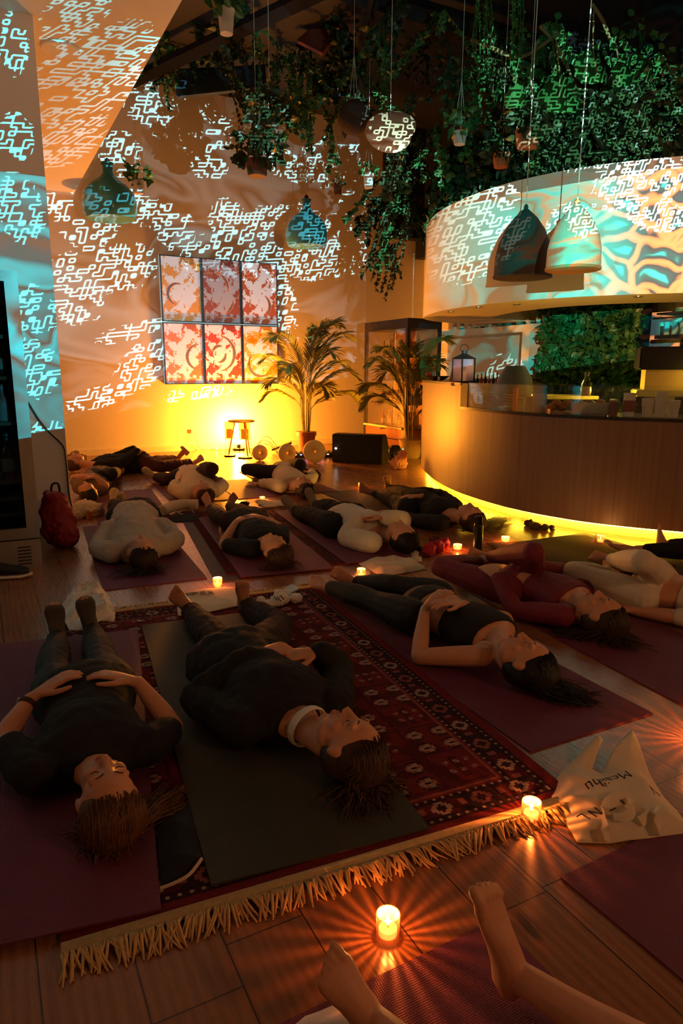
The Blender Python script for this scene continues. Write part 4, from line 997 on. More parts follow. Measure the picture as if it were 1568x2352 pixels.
def pt2(x, y): q = P(x, y); return (q.x, q.y)
ymat('plum yoga mat under the person in grey socks, nearest on the left', (-.33, 1.53), 9.8, .61, 1.86, z=.016)
ymat('charcoal yoga mat under the person with the white collar, on the patterned rug', (.40, 1.45), 6.6, .61, 1.88, greym, z=.012)
ymat('plum yoga mat under the person in the black crop top', (1.545, 1.56), .8, .60, 1.86)
ymat('plum yoga mat under the person dressed in burgundy', (2.30, 1.53), 5.0, .61, 1.83)
ymat('plum yoga mat under the person in white leggings', (3.06, 1.75), 6.0, .61, 1.83)
ymat('plum yoga mat under the person in the beige sweater', (.54, 4.01), 3.6, .61, 1.80)
ymat('plum yoga mat under the person in the black tee with one bare elbow out', (1.33, 3.86), 7.8, .61, 1.83, z=.012)
ymat('plum yoga mat under the person in the white hoodie', (2.05, 3.84), 7.0, .61, 1.83, z=.012)
ymat('plum yoga mat under the cream-topped person with a sock at the far left', (1.56, 6.45), 3.5, .62, 1.75)
ymat('reddish ribbed yoga mat beside the far person in cream, catching lamp light', (2.2, 6.4), 3.5, .42, 1.2, purple)
ymat('plum yoga mat under the far person with raised dark knees', (2.70, 6.38), 4.0, .60, 1.80)
ymat('plum yoga mat under the person with hands behind the head by the pier', (.78, 5.85), 6, .61, 1.6)
ymat('dark brown yoga mat under the person lying along the bar', (2.98, 4.55), 4.0, .61, 1.83, brownm)
ymat('dark yoga mat under the person whose bare feet show behind the white leggings', (3.55, 2.6), 1.5, .6, 1.2, brownm)
ymat('plum yoga mat under the two bare feet at the bottom', (.40, -.79), -1.0, .60, 1.83)
ymat('plum yoga mat at the bottom right corner beyond the bare feet', (1.25, -.75), -1.5, .61, 1.83)

def rug(c, head, w, L, label, cell, kind, z=0):
    a = math.radians(head); f = V((math.sin(a), math.cos(a), 0)); r_ = V((math.cos(a), -math.sin(a), 0)); c = V((c[0], c[1], z)); th = .010
    nx, ny = int(w/cell), int(L/cell); rr = random.Random(2)
    red = (.16, .018, .022); dred = (.085, .012, .016); navy = (.035, .014, .022); cream = (.36, .24, .20); rose = (.25, .08, .07); dk = (.03, .012, .014)
    def colr(i, j):
        d = min(i, nx-1-i, j, ny-1-j)
        if kind == 'plain':
            n1 = noise.noise(V((i*.09, j*.05, 3)))+.5*noise.noise(V((i*.3, j*.22, 7)))
            if d < 4: return dred
            return rose if n1 > .38 else ((.15, .03, .025) if n1 > 0 else (.07, .02, .02))
        if d < 4: return red
        if d < 5: return navy
        if d < 15:
            k = d-5
            s_ = i if (min(j, ny-1-j) == d) else j
            if k in (0, 9): return navy if (s_ % 3) else cream
            q = s_ % 14
            if k in (1, 8): return dk
            if abs(k-4.5)+abs(q-7) < 4.2: return dk if abs(k-4.5)+abs(q-7) < 1.6 else (cream if (s_//14) % 2 else rose)
            if q in (0, 1) and 3 < k < 7: return rose
            return dred if (s_//14) % 2 else navy
        if d < 17: return red if d == 15 else rose
        # field: clusters of four rosettes and small bars
        ii = i-nx//2; bi_, bj = ii//20, j//18; li, lj = ii % 20, j % 18
        if (bi_+bj) % 2 == 0:
            qi, qj = (li % 10)-5+.5, (lj % 9)-4; e = math.hypot(qi, qj*1.05)
            if li < 20 and lj < 18:
                if e < 1.1: return dk
                if e < 2.9: return cream if (int(e*3+li) % 5) else rose
                if e < 3.5: return dk
        else:
            if 2 < li < 17 and 2 < lj < 15:
                if (li % 4 in (1, 2)) and (lj % 5 in (1, 2)): return rose if (li+lj) % 3 else cream
                if 8 <= li <= 10: return dred
        g_n = noise.noise(V((i*.11, j*.11, 1)))
        if lj in (0,) or li == 0: return dred
        return red if g_n > -.1 else dred
    vs = []; fs = []; cols = []
    for j in range(ny+1):
        for i in range(nx+1):
            q = c+r_*(w*i/nx)+f*(L*j/ny); q.z = z+th+.003*noise.noise(q*3); vs.append(q)
    for j in range(ny):
        for i in range(nx):
            k = j*(nx+1)+i; fs.append((k, k+1, k+nx+2, k+nx+1)); cc = colr(i, j); n_ = 1+.25*(rr.random()-.5); cols.append(tuple(x*n_ for x in cc))
    N_ = len(vs); cr = [c, c+r_*w, c+r_*w+f*L, c+f*L]; tp = [0, nx, ny*(nx+1)+nx, ny*(nx+1)]
    vs += [q.copy() for q in cr]
    # side skirts
    for k, (lst) in enumerate([[i for i in range(nx+1)], [j*(nx+1)+nx for j in range(ny+1)], [ny*(nx+1)+nx-i for i in range(nx+1)], [(ny-j)*(nx+1) for j in range(ny+1)]]):
        fs.append(tuple([N_+k]+[N_+(k+1) % 4]+lst[::-1])); cols.append(red)
    me = bpy.data.meshes.new('pile'); me.from_pydata(vs, [], fs)
    me.materials.append(MATS.setdefault('rug', None) or MATS.__setitem__('rug', vcol_mat('woven_wool', .95, .6, .1)) or MATS['rug'])
    ca = me.color_attributes.new('col', 'FLOAT_COLOR', 'CORNER'); buf = []
    for p_, cc in zip(me.polygons, cols): buf += [cc[0], cc[1], cc[2], 1]*p_.loop_total
    ca.data.foreach_set('color', buf)
    t_ = thing('patterned_rug' if kind != 'plain' else 'faded_rug', label, 'rug', c)
    o = bpy.data.objects.new('pile', me); COL.objects.link(o); par(o, t_)
    return t_, c, r_, f, w, L
rg, rc, rr_, rf, rw, rL = rug((.05, 1.43), 4.6, 1.45, 2.2, 'large red Persian-style rug with rosettes and cream fringe', .0098, 'main')
fm_ = mat('cream_fringe', (.62, .42, .19), .9, var=.3, vscale=60)
def fringe(c, r_, f, w, sgn, seed, n, ln):
    rr = random.Random(seed); mb = MB()
    mb.loft([c-f*.008*sgn+V((0, 0, .009)), c+r_*w-f*.008*sgn+V((0, 0, .009))], (.02, .009), f, 8)
    i = 0
    sway = 0
    for i in range(n):
        s_ = w*(i+rr.random()*.6)/n; sway = noise.noise(V((s_*5, seed, 0)))*1.6+rr.uniform(-.25, .25); q = c+r_*s_-f*.02*sgn+V((0, 0, .012)); l = ln*rr.uniform(.65, 1.15)
        d = (-f*sgn+r_*sway*.7).normalized(); sd = r_*rr.uniform(-.02, .02)
        mb.loft([q, q+d*l*.35+V((0, 0, .010))+sd*.3, q+d*l*.7+V((0, 0, -.002))+sd, q+d*l+sd*1.6+V((0, 0, -.008))], [.0032, .0038, .0034, .002], None, 4)
    return mb
fringe(rc, rr_, rf, rw, 1, 3, 330, .075).build('fringe', fm_, rg, True, 0, False)['label'] = 'cream knotted fringe at the near edge'
fringe(rc+rf*rL, rr_, rf, rw, -1, 8, 120, .04).build('fringe', fm_, rg, True, 0, False)
rg2, c2_, r2_, f2_, w2_, L2_ = rug((1.28, 3.98), 8.2, 1.25, 2.0, 'faded brown rug under the plum mats in the middle of the room', .02, 'plain')
# grey-brown strip mat left of the black-tee person
ymat('narrow dark brown runner between the beige-sweater and black-tee people', (1.17, 3.86), 8.5, .15, 2.2, brownm, .0, .004)
ymat('pale-edged brown blanket spread near the bare feet at the far right', (3.1, 2.95), 8, .9, .9, mat('brown_wool', (.07, .035, .02), .95, bump=.6, bscale=80), 0, .008, .02)

# ---------------------------------------------------------------- people
def nz(v): v = V(v); return v.normalized()
def add_head(mb, C, up, fn):
    s_ = fn.cross(up).normalized(); A = (s_, fn, up)
    e = lambda o, r, n=12, m=8: mb.ell(C+s_*o[0]+fn*o[1]+up*o[2], A, r, n, m)
    e((0, -.004, .022), (.073, .093, .092), 20, 14); e((0, .028, -.035), (.058, .062, .078), 16, 12)
    e((0, .055, -.092), (.030, .028, .024)); e((.03, .03, -.07), (.028, .045, .03)); e((-.03, .03, -.07), (.028, .045, .03))
    for k in (-1, 1):
        e((k*.031, .074, .033), (.026, .016, .009)); e((k*.031, .070, .006), (.016, .014, .010)); e((k*.036, .058, -.028), (.024, .026, .022))
        e((k*.074, -.004, -.006), (.009, .018, .029), 10, 8); e((k*.011, .094, -.026), (.009, .010, .008))
    mb.loft([C+fn*.078+up*.03, C+fn*.092+up*.005, C+fn*.108-up*.02, C+fn*.098-up*.034], [.009, .010, .0125, .009], s_, 10)
    e((0, .086, -.056), (.024, .011, .0065)); e((0, .085, -.068), (.020, .012, .0075))
    return A
def add_hand(mb, W, d, n, curl=.5, thumb=1, k=1.0):
    d = nz(d); n = nz(V(n)-d*V(n).dot(d)); s_ = d.cross(n)*thumb
    mb.loft([W-d*.02*k, W+d*.02*k, W+d*.055*k, W+d*.088*k], [(.024*k, .019*k), (.031*k, .017*k), (.038*k, .015*k), (.036*k, .011*k)], s_, 12)
    for off, L in ((.028, .068), (.0095, .078), (-.009, .073), (-.027, .057)):
        q = W+d*.084*k+s_*off*k; dd = (d+s_*off*4).normalized(); l = L*k
        a1, a2, a3 = curl*.35, curl*.8, curl*1.25
        p1 = q+(dd*math.cos(a1)+n*math.sin(a1))*l*.42; p2 = p1+(dd*math.cos(a2)+n*math.sin(a2))*l*.32; p3 = p2+(dd*math.cos(a3)+n*math.sin(a3))*l*.26
        mb.cap(q-dd*.012, p1, .0098*k, .009*k, 8); mb.cap(p1, p2, .009*k, .0083*k, 8); mb.cap(p2, p3, .0083*k, .0072*k, 8)
    q = W+d*.02*k+s_*.024*k; p1 = q+(d*.7+s_*.65+n*.15).normalized()*.042*k; p2 = p1+(d*.85+s_*.35+n*.2).normalized()*.032*k; p3 = p2+(d*.95+s_*.15+n*.2).normalized()*.024*k
    mb.cap(q, p1, .013*k, .011*k, 8); mb.cap(p1, p2, .011*k, .010*k, 8); mb.cap(p2, p3, .010*k, .008*k, 8)
def foot_frame(A, K, T):
    L = nz(A-K); d = T-A; ln = d.length; d = d.normalized(); s_ = L.cross(d)
    if s_.length < .05: s_ = V((1, 0, 0))
    s_.normalize(); so = d.cross(s_).normalized()
    if so.dot(L) < 0: so = -so
    return L, d, ln, s_, so
def add_foot(mb, A, K, T, toes=True, big=1, gr=0.0):
    L, d, ln, s_, so = foot_frame(A, K, T); k = ln/.19
    mb.loft([A-d*.045*k+so*.035*k, A-d*.015*k+so*.028*k, A+d*.03*k+so*.022*k, A+d*.07*k+so*.028*k, A+d*ln*.55+so*.034*k, A+d*ln*.74+so*.038*k, A+d*ln*.84+so*.038*k],
            [(.022+gr, .022+gr), (.033+gr, .038+gr), (.033+gr, .036+gr), (.034+gr, .029+gr), (.040+gr, .021+gr), (.043+gr, .016+gr), (.038+gr, .012+gr)], s_, 14)
    if toes:
        for i, (o_, L_, r_) in enumerate([(.031, 1.0, .0135), (.012, .99, .0098), (-.003, .95, .0092), (-.017, .90, .0088), (-.030, .84, .0085)]):
            b0 = A+d*ln*.74+s_*(o_*big*k)+so*.036*k; b1 = A+d*(ln*L_*.90)+s_*(o_*big*1.12*k)+so*.030*k; b2 = A+d*(ln*L_*1.0)+s_*(o_*big*1.12*k)+so*.038*k
            mb.cap(b0, b1, r_*k, r_*.95*k, 8); mb.cap(b1, b2, r_*.95*k, r_*.9*k, 8)
    else:
        mb.loft([A+d*ln*.7+so*.036*k, A+d*ln*.92+so*.036*k, A+d*ln*1.02+so*.036*k], [(.042+gr, .016+gr), (.036+gr, .014+gr), (.02, .008)], s_, 12)
def limb(mb, a, b, rs, n=12, f0=0., f1=1., g=0.):
    pts = []; r_ = []
    m = len(rs); N_ = 10
    for i in range(N_+1):
        t_ = f0+(f1-f0)*i/N_; x = t_*(m-1); j = min(int(x), m-2); fr = x-j; pts.append(a.lerp(b, t_)); r_.append(rs[j]*(1-fr)+rs[j+1]*fr+g)
    mb.loft(pts, r_, None, n); mb.sph(pts[0], r_[0]*.98, 10, 7); mb.sph(pts[-1], r_[-1]*.98, 10, 7)
TH = [.082, .080, .070, .056, .050]; CAF = [.050, .054, .050, .036, .030]; UA = [.046, .045, .041, .036]; FA = [.036, .038, .031, .023]
def torso(mb, hc, sc_, side, t0, t1, g=0.0, k=1.0):
    prof = [(-.22, .06, .05), (-.16, .13, .085), (-.02, .168, .105), (.12, .165, .105), (.36, .138, .095), (.52, .135, .098), (.72, .155, .105), (.9, .170, .092), (1.0, .150, .075), (1.08, .08, .055), (1.16, .055, .05)]
    ax = sc_-hc; pts = []; rd = []
    N_ = 22
    for i in range(N_+1):
        t_ = t0+(t1-t0)*i/N_
        for (a, w0, d0), (b, w1, d1) in zip(prof, prof[1:]):
            if a <= t_ <= b:
                f_ = (t_-a)/(b-a); f_ = f_*f_*(3-2*f_); w, dd = w0+(w1-w0)*f_, d0+(d1-d0)*f_; break
        pts.append(hc+ax*t_); rd.append((w*k+g, dd*k+g))
    mb.loft(pts, rd, side, 20)
def person(label, J, vox, top=None, bot=None, hairc=(.03, .015, .008), tk=1.0, sock=None, name='person', seed=1, skinm=skin, topm=None, botm=None, sleeve=1.6, topr=(.0, 1.06), botr=(-.2, .12), hair=None, hands=True, fold=.008, g=.012, legs=True, collar=None, ank=.9, curl=.5, thumbs=(1, 1), big=(1, -1), hair_n=60, hair_r=.009):
    """J: world-space joints; sh/el/wr/hd/hip/kn/an/to are (a, b) pairs; fractions of sleeve: 0 none,1 upper arm,2 full arm"""
    hc = (J['hip'][0]+J['hip'][1])/2; sc_ = (J['sh'][0]+J['sh'][1])/2; side = nz(J['sh'][1]-J['sh'][0])
    H = J['head']; up = nz(J['up']); fn = V(J['fn']); fn = nz(fn-up*fn.dot(up))
    root = thing(name, label, 'person', (hc.x, hc.y, 0))
    b = MB(); torso(b, hc, sc_, side, -.2, 1.14, 0, tk)
    for i in (0, 1):
        inw = sc_-J['sh'][i]
        limb(b, J['sh'][i]+inw*.12, J['el'][i], UA); limb(b, J['el'][i], J['wr'][i], FA)
        b.ell(J['sh'][i]+inw*.25, AX, (.055, .055, .05)); 
        if legs:
            limb(b, J['hip'][i], J['kn'][i], TH); limb(b, J['kn'][i], J['an'][i], CAF)
            add_foot(b, J['an'][i], J['kn'][i], J['to'][i], sock is None, big[i])
        if hands and J.get('hd'):
            d = J['hd'][i]; n = J['hn'][i] if J.get('hn') else V((0, 0, -1)); add_hand(b, J['wr'][i]+nz(d)*.02, d, n, curl, thumbs[i])
    nb = sc_+(sc_-hc)*.02
    b.loft([nb, nb.lerp(H-up*.07-fn*.012, .5), H-up*.055-fn*.012], [.060, .052, .050], None, 14)
    A = add_head(b, H, up, fn); s_ = A[0]
    def carve(c):
        for k in (-1, 1):
            e = H+s_*(k*.031)+fn*.078+up*.014; q = c-e; d2 = q.length_squared
            if d2 < .0006: c = c-fn*.0045*math.exp(-d2/.00009)
        return c
    body = remesh(b, 'body', vox, skinm, root, 4 if vox < .0065 else 3, carve=carve)
    if vox < .0065:
        ls = MB()
        for k in (-1, 1):
            ls.loft([H+s_*(k*.031+o_)+fn*(.0845-abs(o_)*.25)+up*(.002+abs(o_)*.25) for o_ in (-.014, -.007, 0, .007, .014)], [.0008, .0014, .0016, .0014, .0008], None, 5)
        ls.build('eyelashes', lash, root); eb = MB()
        for k in (-1, 1):
            eb.loft([H+s_*(k*(.014+o_))+fn*(.0885-o_*.35)+up*(.034+.006*math.sin(o_*100)) for o_ in (0, .008, .017, .025, .032)], [(.002, .0012), (.0034, .0015), (.0034, .0015), (.0028, .0012), (.001, .001)], up, 6)
        eb.build('eyebrows', lash, root)
        lp = MB(); lp.ell(H+fn*.0895-up*.056, A, (.021, .0095, .0048)); lp.ell(H+fn*.0885-up*.066, A, (.018, .0105, .0062)); lp.build('lips', mat('lips', (.50, .17, .13), .4), root)
    if top:
        c = MB(); torso(c, hc, sc_, side, topr[0], topr[1], g, tk)
        for i in (0, 1):
            inw = sc_-J['sh'][i]
            if sleeve > 0:
                limb(c, J['sh'][i]+inw*.15, J['el'][i], UA, 12, 0, min(1, sleeve), g*1.15); c.ell(J['sh'][i]+inw*.28, AX, (.062, .062, .058))
            if sleeve > 1: limb(c, J['el'][i], J['wr'][i], FA, 12, 0, min(1, sleeve-1), g*1.2)
        remesh(c, top, max(vox, .006), topm, root, 3, fold, 8, seed)
    if bot and legs:
        c = MB(); torso(c, hc, sc_, side, botr[0], botr[1], g*.8, tk)
        for i in (0, 1):
            limb(c, J['hip'][i], J['kn'][i], TH, 12, 0, 1, g*.8); limb(c, J['kn'][i], J['an'][i], CAF, 12, 0, ank, g*.8+.002)
        remesh(c, bot, max(vox, .006), botm, root, 3, fold*.8, 9, seed+3)
    if sock:
        for i in (0, 1):
            c = MB(); add_foot(c, J['an'][i], J['kn'][i], J['to'][i], False, big[i], .004); limb(c, J['kn'][i], J['an'][i], CAF, 12, .8, 1, .005)
            remesh(c, 'sock', max(vox, .006), sock, root, 3, .003, 20, seed)
    # hair: a cap over the skull plus flowing locks
    hm = mat('hair_%d' % seed, hairc, .5, spec=.35, var=.5, vscale=70)
    c = MB(); c.ell(H-fn*.022+up*.040, A, (.082, .090, .088), 22, 14); c.ell(H-fn*.038-up*.01, A, (.076, .068, .08), 18, 12)
    def hc_(q):
        d = q-H; n_ = noise.noise(V((d.dot(s_)*60, d.dot(fn)*12, d.dot(up)*12)))
        return q+nz(d)*(.002*n_)
    cap = remesh(c, 'hair', max(vox*.9, .0055), hm, root, 4, carve=hc_)
    if hair:
        rr = random.Random(seed*13); lk = MB()
        for t_i, (tx, ty, spread) in enumerate(hair):
            tgt = P(tx, ty, .02)
            for k in range(hair_n*5//len(hair)):
                x_ = rr.uniform(-1, 1); an = rr.uniform(.0, 2.3); yy, zz = math.cos(an+.55), math.sin(an+.55)
                cs = math.sqrt(max(.02, 1-x_*x_*.92)); R_ = lambda o, e: H-fn*.022+up*.040+s_*(o[0]*.086*e)+fn*(o[1]*.094*e)+up*(o[2]*.092*e)
                o0 = (x_, yy*cs, zz*cs); am = an+.55+(2.7-an-.55)*.5; o1 = (x_*.97, math.cos(am)*cs, math.sin(am)*cs); o2 = (x_*.8, math.cos(2.75)*cs, math.sin(2.75)*cs)
                lockc = noise.noise(V((x_*4, seed, t_i)))*.03
                p3 = tgt+V((rr.gauss(0, spread)+lockc, rr.gauss(0, spread)+lockc, 0)); p3.z = rr.uniform(.006, .03)
                p0, p1, p2 = R_(o0, 1.0), R_(o1, rr.uniform(1.02, 1.07)), R_(o2, rr.uniform(1.02, 1.15)); p2.z = max(.015, p2.z)
                m2 = p2.lerp(p3, .5)+V((rr.uniform(-.012, .012), rr.uniform(-.012, .012), 0)); m2.z = rr.uniform(.010, .055)
                r0 = .0032*rr.uniform(.6, 1.4)
                lk.loft(crom([p0, p1, p2, m2, p3], 4), [(r0*(1-.7*(q/16.)**2), r0*.6) for q in range(17)], None, 4)
        lk.build('loose_hair', hm, root, True, 0, False)
    if collar:
        c = MB(); n0 = sc_.lerp(H-up*.07, .45); ax = nz(H-sc_); rg_ = []
        for k in range(25):
            an = 2*PI*k/24; s2 = nz(ax.cross(V((0, 0, 1)))); u2 = s2.cross(ax); rg_.append(n0+(s2*math.cos(an)+u2*math.sin(an))*.068+ax*.018*math.sin(an))
        c.loft(rg_, (.018, .005), ax, 8, False); c.build('collar', collar, root)
    return root
def jj(**k):
    o = {}
    for a, v in k.items():
        if a in ('up', 'fn'): o[a] = V(v)
        elif a == 'head': o[a] = P(*v)
        elif a in ('hd', 'hn'): o[a] = [V(q) for q in v]
        else: o[a] = [P(*q) for q in v]
    return o
black_c = mat('black_cotton', (.012, .011, .011), .9, bump=.15, bscale=200)
black_l = mat('black_leggings', (.016, .014, .014), .75, bump=.05, bscale=200)
grey_s = mat('grey_sock', (.13, .12, .11), .95, bump=.3, bscale=300)
cream_s = mat('cream_sock', (.6, .5, .3), .95, bump=.3, bscale=300)
oat = mat('oatmeal_knit', (.52, .44, .34), .95, bump=.5, bscale=220)
creamt = mat('cream_jersey', (.72, .6, .42), .95, bump=.2, bscale=160)
hoodm = mat('white_fleece', (.70, .66, .56), .95, bump=.3, bscale=160)
burg = mat('burgundy_rib', (.20, .022, .045), .7, bump=.2, bscale=200)
wleg = mat('white_leggings', (.66, .60, .48), .75, bump=.1, bscale=200)
bw = mat('dark_brown_trousers', (.035, .016, .016), .9, bump=.2)

# nearest on the left
J1 = dict(head=V((.212, 1.775, .118)), up=(.04, -.97, .10), fn=(.05, .16, 1))
J1.update(sh=[V((.02, 2.02, .09)), V((.40, 2.05, .09))], hip=[V((.155, 2.50, .10)), V((.345, 2.50, .10))])
J1['el'] = [P(5, 1700, .10), P(398, 1672, .06)]; J1['wr'] = [P(70, 1605, .17), P(318, 1568, .185)]
J1['hd'] = [nz(P(142, 1556, .235)-P(78, 1600, .19)), nz(P(232, 1543, .235)-P(312, 1565, .2))]; J1['hn'] = [V((.35, 0, -1)), V((-.35, 0, -1))]
J1['kn'] = [P(120, 1545, .10), P(236, 1530, .10)]; J1['an'] = [P(133, 1462, .055), P(210, 1447, .055)]; J1['to'] = [P(123, 1400, .215), P(196, 1388, .225)]
pp1 = person('person in black tee with grey socks and fair hair, nearest on the left', J1, .005, 'tee_shirt', 'trousers', (.13, .055, .02), 1.0, grey_s, seed=1, topm=black_c, botm=black_l, sleeve=.72, topr=(-.1, 1.14), fold=.010, g=.016, hair=[(250, 1930, .045), (385, 1830, .028), (200, 1905, .03)], hair_n=150, hair_r=.008, thumbs=(-1, 1))
# wrist watch
w_ = J1['wr'][0]; d_ = nz(J1['wr'][0]-J1['el'][0]); mb = MB(); rg_ = []
cw_ = w_-d_*.02; s2 = nz(d_.cross(AX[2])); u2 = s2.cross(d_)
mb.loft([cw_+(s2*math.cos(2*PI*k/24)+u2*math.sin(2*PI*k/24))*.0285 for k in range(25)], (.009, .003), d_, 8, False); wt = mb.build('watch', mat('leather_strap', (.05, .02, .012), .6), None); tag(wt, 'dark strapped watch worn on the left wrist of the nearest person', 'watch')
mb = MB(); mb.lathe(cw_-s2*.031+V((0, 0, .004)), [(.013, 0), (.015, .003), (.013, .006), (0, .006)], 16, Matrix.Rotation(-1.2, 3, 'Y')); o = mb.build('watch_case', mat('gold_metal', (.75, .5, .2), .25, 1), wt)
# second, with white collar
J2 = dict(head=V((.915, 1.69, .128)), up=(.50, -.84, .05), fn=(.28, .12, 1))
J2.update(sh=[V((.655, 2.00, .10)), V((1.055, 2.00, .10))], hip=[V((.72, 2.50, .105)), V((.94, 2.52, .105))])
J2['el'] = [V((.60, 2.28, .09)), V((1.17, 2.25, .10))]; J2['wr'] = [P(575, 1512, .205), P(738, 1498, .205)]
J2['hd'] = [nz(P(628, 1493, .235)-P(575, 1512, .215)), nz(P(650, 1498, .23)-P(735, 1492, .22))]; J2['hn'] = [V((.3, .2, -1)), V((-.3, .2, -1))]
J2['kn'] = [P(505, 1480, .09), P(640, 1440, .09)]; J2['an'] = [P(436, 1400, .055), P(563, 1392, .055)]; J2['to'] = [P(402, 1366, .175), P(563, 1343, .20)]
person('person lying in loose black sweater and dark trousers with bare feet and white collar', J2, .005, 'sweater', 'trousers', (.05, .02, .012), 1.08, None, seed=2, topm=black_c, botm=bw, sleeve=1.95, topr=(-.12, 1.11), fold=.014, g=.024, hair=[(820, 1840, .045), (870, 1800, .04)], hair_n=110, hair_r=.008, thumbs=(-1, 1), ank=.92, collar=white, curl=.7)
# crop top
J3 = dict(head=V((2.00, 2.02, .125)), up=(.55, -.83, .03), fn=(.18, .10, 1))
J3['head'] = P(1205, 1520, .12)
J3.update(sh=[P(1105, 1512, .09), P(1160, 1420, .09)], hip=[P(950, 1418, .10), P(1008, 1370, .10)])
J3['el'] = [P(962, 1508, .045), P(1110, 1415, .07)]; J3['wr'] = [P(975, 1400, .17), P(1062, 1388, .195)]
J3['hd'] = [nz(P(1000, 1374, .235)-P(975, 1400, .195)), nz(P(1005, 1372, .235)-P(1050, 1377, .21))]; J3['hn'] = [V((.2, .0, -1)), V((-.3, 0, -1))]
J3['kn'] = [P(850, 1378, .09), P(905, 1345, .12)]; J3['an'] = [P(752, 1347, .05), P(815, 1338, .055)]; J3['to'] = [P(707, 1330, .08), P(775, 1310, .16)]
person('person lying bare-bellied in a black crop top and black leggings with long dark hair', J3, .005, 'crop_top', 'leggings', (.010, .007, .006), .96, None, seed=3, topm=black_c, botm=black_l, sleeve=.0, topr=(.50, 1.0), botr=(-.2, .14), fold=.004, g=.010, hair=[(1310, 1595, .05), (1260, 1580, .04)], hair_n=150, hair_r=.009, thumbs=(-1, 1), ank=.9, curl=.6)
# burgundy
J4 = dict(up=(.42, -.9, .03), fn=(.10, .12, 1), head=P(1378, 1412, .12))
J4.update(sh=[P(1290, 1420, .09), P(1345, 1345, .09)], hip=[P(1165, 1355, .10), P(1215, 1318, .10)])
J4['el'] = [P(1182, 1400, .06), P(1325, 1320, .08)]; J4['wr'] = [P(1140, 1325, .18), P(1240, 1300, .2)]
J4['hd'] = [nz(P(1108, 1290, .22)-P(1135, 1318, .19)), nz(P(1205, 1285, .22)-P(1240, 1298, .21))]; J4['hn'] = [V((.2, .0, -1)), V((-.3, 0, -1))]
J4['kn'] = [P(1010, 1302, .14), P(1225, 1268, .34)]; J4['an'] = [P(1105, 1290, .06), P(1120, 1280, .06)]; J4['to'] = [P(1085, 1275, .06), P(1085, 1270, .12)]
person('person lying in burgundy leggings and long-sleeved top with knees fallen open', J4, .006, 'long_sleeved_top', 'leggings', (.04, .022, .012), .96, None, seed=4, topm=burg, botm=burg, sleeve=1.95, topr=(.34, 1.0), botr=(-.2, .18), fold=.005, g=.010, hair=[(1420, 1470, .05), (1300, 1448, .04)], hair_n=110, thumbs=(-1, 1), curl=.6)
# white leggings at the right edge
J5 = dict(up=(.25, -.97, .03), fn=(0, .1, 1), head=V((3.75, 1.62, .12)))
hp = [P(1475, 1372, .10), P(1520, 1330, .11)]; hm_ = (hp[0]+hp[1])/2; ax = nz(V((.30, -.95, 0))); sd = V((-ax.y, ax.x, 0)); sd = sd if sd.x > 0 else -sd
sc5 = hm_+ax*.50; J5.update(hip=hp, sh=[sc5-sd*.17, sc5+sd*.17]); J5['head'] = sc5+ax*.22+V((0, 0, .03))
J5['el'] = [sc5-ax*.27-sd*.24, sc5-ax*.27+sd*.24]; J5['wr'] = [sc5-ax*.48-sd*.26, sc5-ax*.48+sd*.26]
for k in (0, 1): J5['el'][k].z = .06; J5['wr'][k].z = .04; J5['sh'][k].z = .09
J5['hd'] = [-ax, -ax]; J5['kn'] = [P(1315, 1313, .15), P(1478, 1290, .36)]; J5['an'] = [P(1400, 1318, .06), P(1400, 1285, .06)]; J5['to'] = [P(1370, 1300, .05), P(1355, 1275, .08)]
person('person in white leggings and pale top with bent knees at the right edge', J5, .007, 'pale_top', 'leggings', (.05, .03, .02), .98, None, seed=5, topm=wleg, botm=wleg, sleeve=1, topr=(.34, 1.0), botr=(-.2, .18), fold=.004, g=.010, hair=None)
# only feet and dark trousers, behind white leggings
J6 = dict(up=(.1, -1, 0), fn=(0, .1, 1)); f0, f1 = P(1455, 1258, .06), P(1525, 1252, .06); 
f0 = P(1462, 1262, .06); ax = nz(V((.62, -.78, 0))); sd = V((.78, .62, 0)); hm_ = (f0+f1)/2+ax*.86; hm_.z = .10; sc6 = hm_+ax*.5; sc6.z = .09
J6.update(hip=[hm_-sd*.1, hm_+sd*.1], sh=[sc6-sd*.17, sc6+sd*.17], head=sc6+ax*.23+V((0, 0, .03)), up=ax)
J6['el'] = [sc6-ax*.27-sd*.24, sc6-ax*.27+sd*.24]; J6['wr'] = [sc6-ax*.48-sd*.24, sc6-ax*.48+sd*.24]
J6['hd'] = [-ax, -ax]; J6['an'] = [f0, f1]; J6['to'] = [P(1394, 1232, .13), P(1524, 1206, .19)]; J6['kn'] = [(f0+J6['hip'][0])/2+V((0, 0, .02)), (f1+J6['hip'][1])/2+V((0, 0, .02))]
for k in (0, 1): J6['el'][k].z = .06; J6['wr'][k].z = .05
person('person in dark trousers whose two bare feet show beyond the white leggings', J6, .007, 'dark_top', 'trousers', (.03, .02, .015), 1, None, seed=6, topm=black_c, botm=black_c, sleeve=2, ank=.86, g=.014)
